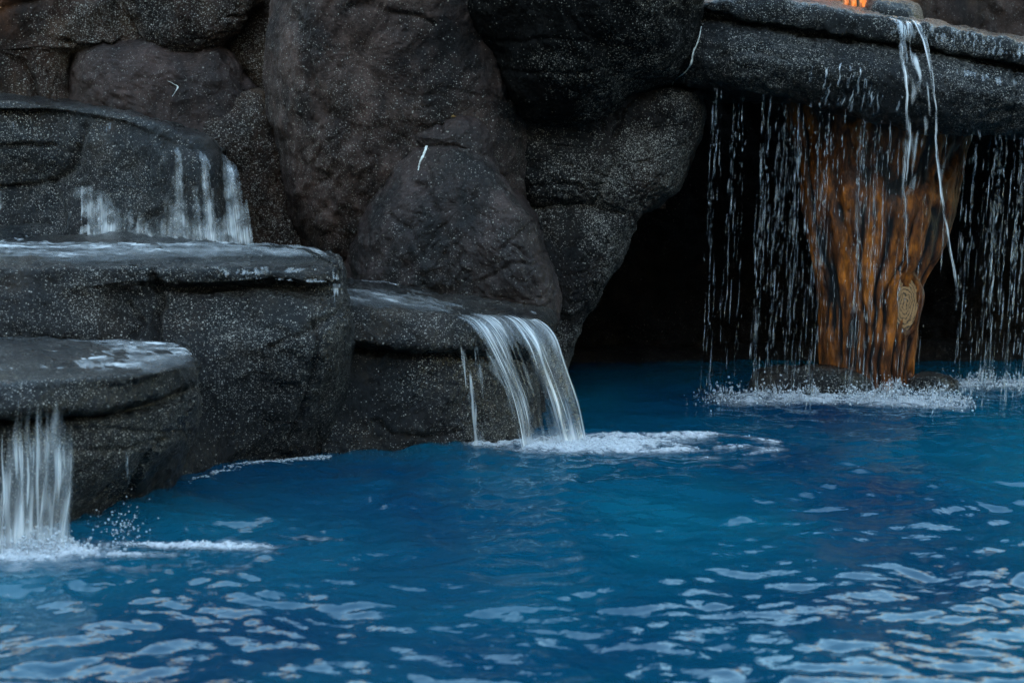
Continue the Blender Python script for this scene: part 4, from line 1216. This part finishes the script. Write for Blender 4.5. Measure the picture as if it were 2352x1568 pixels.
# short runs of water on the front of the slab
wf5 = empty('trickle', tuple(at(1980, 240, 8.9)), 'short broken trickles running over the face of the slab left of the thin stream', 'trickle')
for _ in range(46):
    px = random.choice((random.gauss(1960, 60), random.uniform(1860, 2080)))
    py = random.uniform(120, 235) + (px - 1860) * 0.12
    h0, n0 = hit(SB, px, py)
    if h0 is None: continue
    ln = random.uniform(22, 75)
    pts = [(px + random.gauss(0, 2) - 3 * i, py + ln * i / 3) for i in range(4)]
    lo, hi = [], []
    wpx = random.uniform(2.5, 6)
    for i, (a, b) in enumerate(pts):
        h, n = hit(SB, a, b)
        if h is None or h.y > 9.3: continue
        lo.append((a - wpx * (0.4 + 0.2 * i), b, h.y - 0.012))
        hi.append((a + wpx * (0.4 + 0.2 * i), b, h.y - 0.012))
    if len(lo) < 3: continue
    sheet('water_run', lo, hi, lambda u, v, q: 0.6 * streaks(q, 1, -0.4, 0.5) * smooth(0, .3, u) * smooth(1, .7, u) * smooth(0, .3, v) * smooth(1, .6, v), wf5, 0.002, 14, 28, random.uniform(50, 900))


# ---------------------------------------------------------------- foam and splashes
def foam_sheet(name, fn, px0, px1, py0, py1, label, nx=300, ny=160, lift=0.005, bump=0.011):
    a = on_z(px0, py1, 0); b = on_z(px1, py1, 0); c = on_z(px0, py0, 0); d = on_z(px1, py0, 0)
    x0, x1 = min(a[0], c[0]), max(b[0], d[0])
    Xf, Yf = np.meshgrid(np.linspace(x0, x1, nx), np.linspace(a[1], c[1], ny))
    Zf = wave_z(Xf, Yf)
    P3 = np.stack([Xf, Yf, Zf], -1)
    pp = proj(P3)
    q = np.stack([Xf, Yf * 1.0, 0 * Xf], -1)
    lace = 1 - 0.75 * np.exp(-(np.abs(perlin(q * 17 + 5) + 0.4 * perlin(q * 40)) / 0.16) ** 2)
    D = fn(pp[..., 0], pp[..., 1], q)
    D = np.clip(D * (lace + (1 - lace) * smooth(0.75, 1.0, D)) * (0.8 + 0.35 * perlin(q * 55)), 0, 1)
    P3[..., 2] += lift + D * bump * 0.6 * (0.8 + perlin(q * 26) + 0.6 * perlin(q * 60))
    f = grid_faces(ny, nx)
    keep = D.ravel()[f].max(1) > 0.01
    f = f[keep]
    used, inv = np.unique(f, return_inverse=True)
    o = mesh_obj(name, P3.reshape(-1, 3)[used], [inv.reshape(-1, 4)[:, ::-1]], M_FOAM, None, None, attrs={'air': D.ravel()[used]})
    tag(o, label, kind='stuff')
    return o, P3, D


def blobs(name, pts, rad, mat, parent, dens=0.9, flat=0.7):
    """small foam bubbles: squashed octahedra-spheres joined in one mesh"""
    ico_v = []
    t = (1 + 5 ** .5) / 2
    for a in (-1, 1):
        for b in (-t, t):
            ico_v += [(0, a, b), (a, b, 0), (b, 0, a)]
    ico_v = np.array(ico_v) / math.sqrt(1 + t * t)
    # faces by nearest triples
    fs = []
    for i in range(12):
        for j in range(i + 1, 12):
            for k in range(j + 1, 12):
                d1 = np.linalg.norm(ico_v[i] - ico_v[j]); d2 = np.linalg.norm(ico_v[j] - ico_v[k]); d3 = np.linalg.norm(ico_v[i] - ico_v[k])
                if max(d1, d2, d3) < 1.1:
                    n = np.cross(ico_v[j] - ico_v[i], ico_v[k] - ico_v[i])
                    fs.append((i, j, k) if n @ ico_v[i] > 0 else (i, k, j))
    fs = np.array(fs)
    pts = np.asarray(pts); rad = np.broadcast_to(rad, len(pts))
    V = pts[:, None] + ico_v[None] * (rad[:, None] * np.ones(3) * np.array([1, 1, flat]))[:, None]
    F = (fs[None] + 12 * np.arange(len(pts))[:, None, None]).reshape(-1, 3)
    d = np.repeat(np.broadcast_to(dens, len(pts))[:, None], 12, 1)
    return mesh_obj(name, V.reshape(-1, 3), [F], mat, parent, None, attrs={'air': d})


def f_main(px, py, q):
    n = 0.7 * fbm(q * np.array([5, 9, 1]), 4) + 0.35 * perlin(q * 30)
    core = 1.6 * np.exp(-(((px - 1340) / 170) ** 2 + ((py - 1022) / 17) ** 2)) + 0.6 * np.exp(-(((px - 1130) / 70) ** 2 + ((py - 1020) / 8) ** 2))
    tail = 1.0 * np.exp(-(((px - 1530) / 170) ** 2 + ((py - 1026) / 22) ** 2)) * (0.6 + 0.4 * np.sin(py * 0.22 + px * 0.008 + 3 * n))
    arc = 0.6 * np.exp(-((py - (1000 + 0.00012 * (px - 1480) ** 2)) / 6) ** 2) * smooth(1290, 1380, px) * smooth(1700, 1600, px)
    rim_ = 0.55 * np.exp(-(np.hypot((px - 1480) / 300, (py - 1026) / 32) - 1) ** 2 / 0.012) * smooth(1500, 1620, px)
    return 0.95 * smooth(0.22, 1.15, core + tail + arc + rim_ + 0.75 * n)


fm, P3, D = foam_sheet('foam', f_main, 1040, 1830, 975, 1075, 'white foam spreading on the pool from the foot of the main waterfall', 420, 170)


def scatter(P3, D, n, lo=0.25):
    w_ = np.clip(D.ravel() - lo, 0, None) ** 1.2
    i = RNG.choice(len(w_), n, p=w_ / w_.sum())
    return P3.reshape(-1, 3)[i] + RNG.normal(0, 0.006, (n, 3)) * np.array([1, 1, 0.3])


b_ = blobs('foam_bubbles', scatter(P3, D, 2600), RNG.uniform(0.0012, 0.0036, 2600), M_FOAM, None, RNG.uniform(0.2, 0.8, 2600))
tag(b_, 'small bubbles riding on the foam below the main waterfall', kind='stuff')


def f_left(px, py, q):
    n = 0.7 * fbm(q * np.array([4, 7, 1]), 4) + 0.3 * perlin(q * 26)
    core = 1.6 * np.exp(-(((px - 70) / 120) ** 2 + ((py - 1262) / 22) ** 2)) + 0.9 * np.exp(-(((px + 140) / 200) ** 2 + ((py - 1270) / 26) ** 2))
    tail = 1.15 * np.exp(-(((px - 430) / 170) ** 2 + ((py - 1256 - 0.03 * (px - 430)) / 8) ** 2)) + 0.7 * np.exp(-(((px - 330) / 130) ** 2 + ((py - 1276) / 7) ** 2))
    sp = 0.35 * np.exp(-(((px - 620) / 120) ** 2 + ((py - 1250) / 24) ** 2)) + 0.3 * np.exp(-(((px - 200) / 260) ** 2 + ((py - 1310) / 30) ** 2))
    return 0.95 * smooth(0.24, 1.15, core + tail + sp + 0.75 * n)


fl, P3b, Db = foam_sheet('foam', f_left, -200, 800, 1215, 1380, 'white foam spreading from the waterfall at the lower left edge', 420, 170, bump=0.016)
b_ = blobs('foam_bubbles', scatter(P3b, Db, 2200), RNG.uniform(0.0012, 0.004, 2200), M_FOAM, None, RNG.uniform(0.2, 0.8, 2200))
tag(b_, 'small bubbles riding on the foam at the lower left', kind='stuff')
# heaped splash at the foot of the lower left fall
pts, rr, dd = [], [], []
for _ in range(1500):
    px = random.gauss(70, 75)
    py = 1262 + random.gauss(0, 9)
    h = abs(random.gauss(0, 1)) * 0.028 * math.exp(-((px - 80) / 110) ** 2)
    b0 = on_z(px, py, 0)
    pts.append((b0[0], b0[1], b0[2] + h)); rr.append(random.uniform(0.002, 0.008)); dd.append(random.uniform(0.15, 0.6))
b_ = blobs('splash', np.array(pts), np.array(rr), M_FOAM, None, np.array(dd), 0.9)
tag(b_, 'heap of white splashing water where the lower left waterfall lands', kind='stuff')


def f_rain(px, py, q):
    n = 0.6 * fbm(q * np.array([8, 10, 1]), 4) + 0.4 * perlin(q * 34)
    line = 915 + 10 * np.sin(px * 0.006) - 0.008 * (px - 1900)
    a = 1.0 * np.exp(-((py - line - 8) / 17) ** 2) * smooth(1550, 1760, px) * smooth(2270, 2180, px)
    b = 0.95 * np.exp(-((py - 884) / 13) ** 2) * smooth(2140, 2230, px)
    return 0.95 * smooth(0.25, 1.25, 1.15 * a + 1.1 * b + 0.9 * n * (a + b + 0.2))


fr_o, P3c, Dc = foam_sheet('foam', f_rain, 1500, 2640, 862, 950, 'band of churned foam under the curtain of drops around the trunk foot', 460, 110, bump=0.012)
# crown splashes
pts, rr, dd, sp_p, sp_l, sp_w, sp_d, sp_lean = [], [], [], [], [], [], [], []
for _ in range(5600):
    if random.random() < 0.72:
        px = random.uniform(1575, 2240); base = 918 + 10 * math.sin(px * 0.006) - 0.008 * (px - 1900) + random.gauss(0, 10)
        env = min(1, (px - 1560) / 160) * min(1, (2260 - px) / 60)
    else:
        px = random.uniform(2130, 2620); base = 886 + random.gauss(0, 8)
        env = min(1, (px - 2110) / 80)
    if random.random() > max(env, 0) ** 1.5 * (0.35 + 0.65 * abs(math.sin(px * 0.021 + 2 * math.sin(px * 0.006)))): continue
    hn = 0.5 + 0.5 * math.sin(px * 0.045) * math.sin(px * 0.017 + 1)
    b0 = on_z(px, base, 0)
    h = abs(random.gauss(0, 1)) * (0.018 + 0.03 * hn) * env
    if random.random() < 0.22:
        L_ = random.uniform(0.008, 0.026) * (0.6 + hn)
        sp_p.append((b0[0], b0[1] + random.gauss(0, .05), min(h, 0.05) + L_)); sp_l.append(L_ + min(h, 0.02)); sp_w.append(random.uniform(0.003, 0.009)); sp_d.append(random.uniform(0.1, 0.5))
        sp_lean.append((random.gauss(0, .35), random.gauss(0, .3), 0))
    else:
        pts.append((b0[0] + random.gauss(0, .01), b0[1], h)); rr.append(random.choice((0.0018, 0.0022, 0.003, 0.005)) * random.uniform(.7, 1.3)); dd.append(random.uniform(0.2, 0.9))
b_ = blobs('splash_drops', np.array(pts), np.array(rr), M_FOAM, None, np.array(dd), 1.0)
tag(b_, 'flying drops above the churned foam around the trunk foot', kind='stuff')
b_ = drops_mesh('splash', np.array(sp_p), np.array(sp_l), np.array(sp_w), np.array(sp_lean), M_FOAM, dens=np.array(sp_d))
tag(b_, 'little spikes of splashing water in the foam around the trunk foot', kind='stuff')
# spray beside the lower left waterfall
pts = [on_z(random.gauss(285, 34), random.gauss(1225, 18), 0) + np.array([0, 0, abs(random.gauss(0, .035))]) for _ in range(160)]
b_ = blobs('spray', np.array(pts), RNG.uniform(0.0012, 0.004, 160), M_FOAM, None, RNG.uniform(.15, .6, 160), 1.0)
tag(b_, 'small splash of drops right of the lower left waterfall', kind='stuff')
# thin line of foam where the rocks meet the water
pts = []
for a, b in zip([(430, 1098), (560, 1068), (640, 1054), (700, 1046)], [(560, 1068), (640, 1054), (700, 1046), (760, 1040)]):
    for _ in range(90):
        k = random.random()
        p = on_z(a[0] + (b[0] - a[0]) * k, a[1] + (b[1] - a[1]) * k + 4 + random.gauss(0, 2.5), 0)
        pts.append((p[0], p[1], p[2] + wave_z(p[0:1], p[1:2])[0]))
b_ = blobs('shore_foam', np.array(pts), RNG.uniform(0.003, 0.008, len(pts)), M_FOAM, None, RNG.uniform(.1, .5, len(pts)), 0.5)
tag(b_, 'thin line of foam where the middle ledge meets the pool', kind='stuff')
print('drops', NDROPS, 'tris', sum(len(o.data.loops) - 2 * len(o.data.polygons) for o in bpy.data.objects if o.type == 'MESH'))
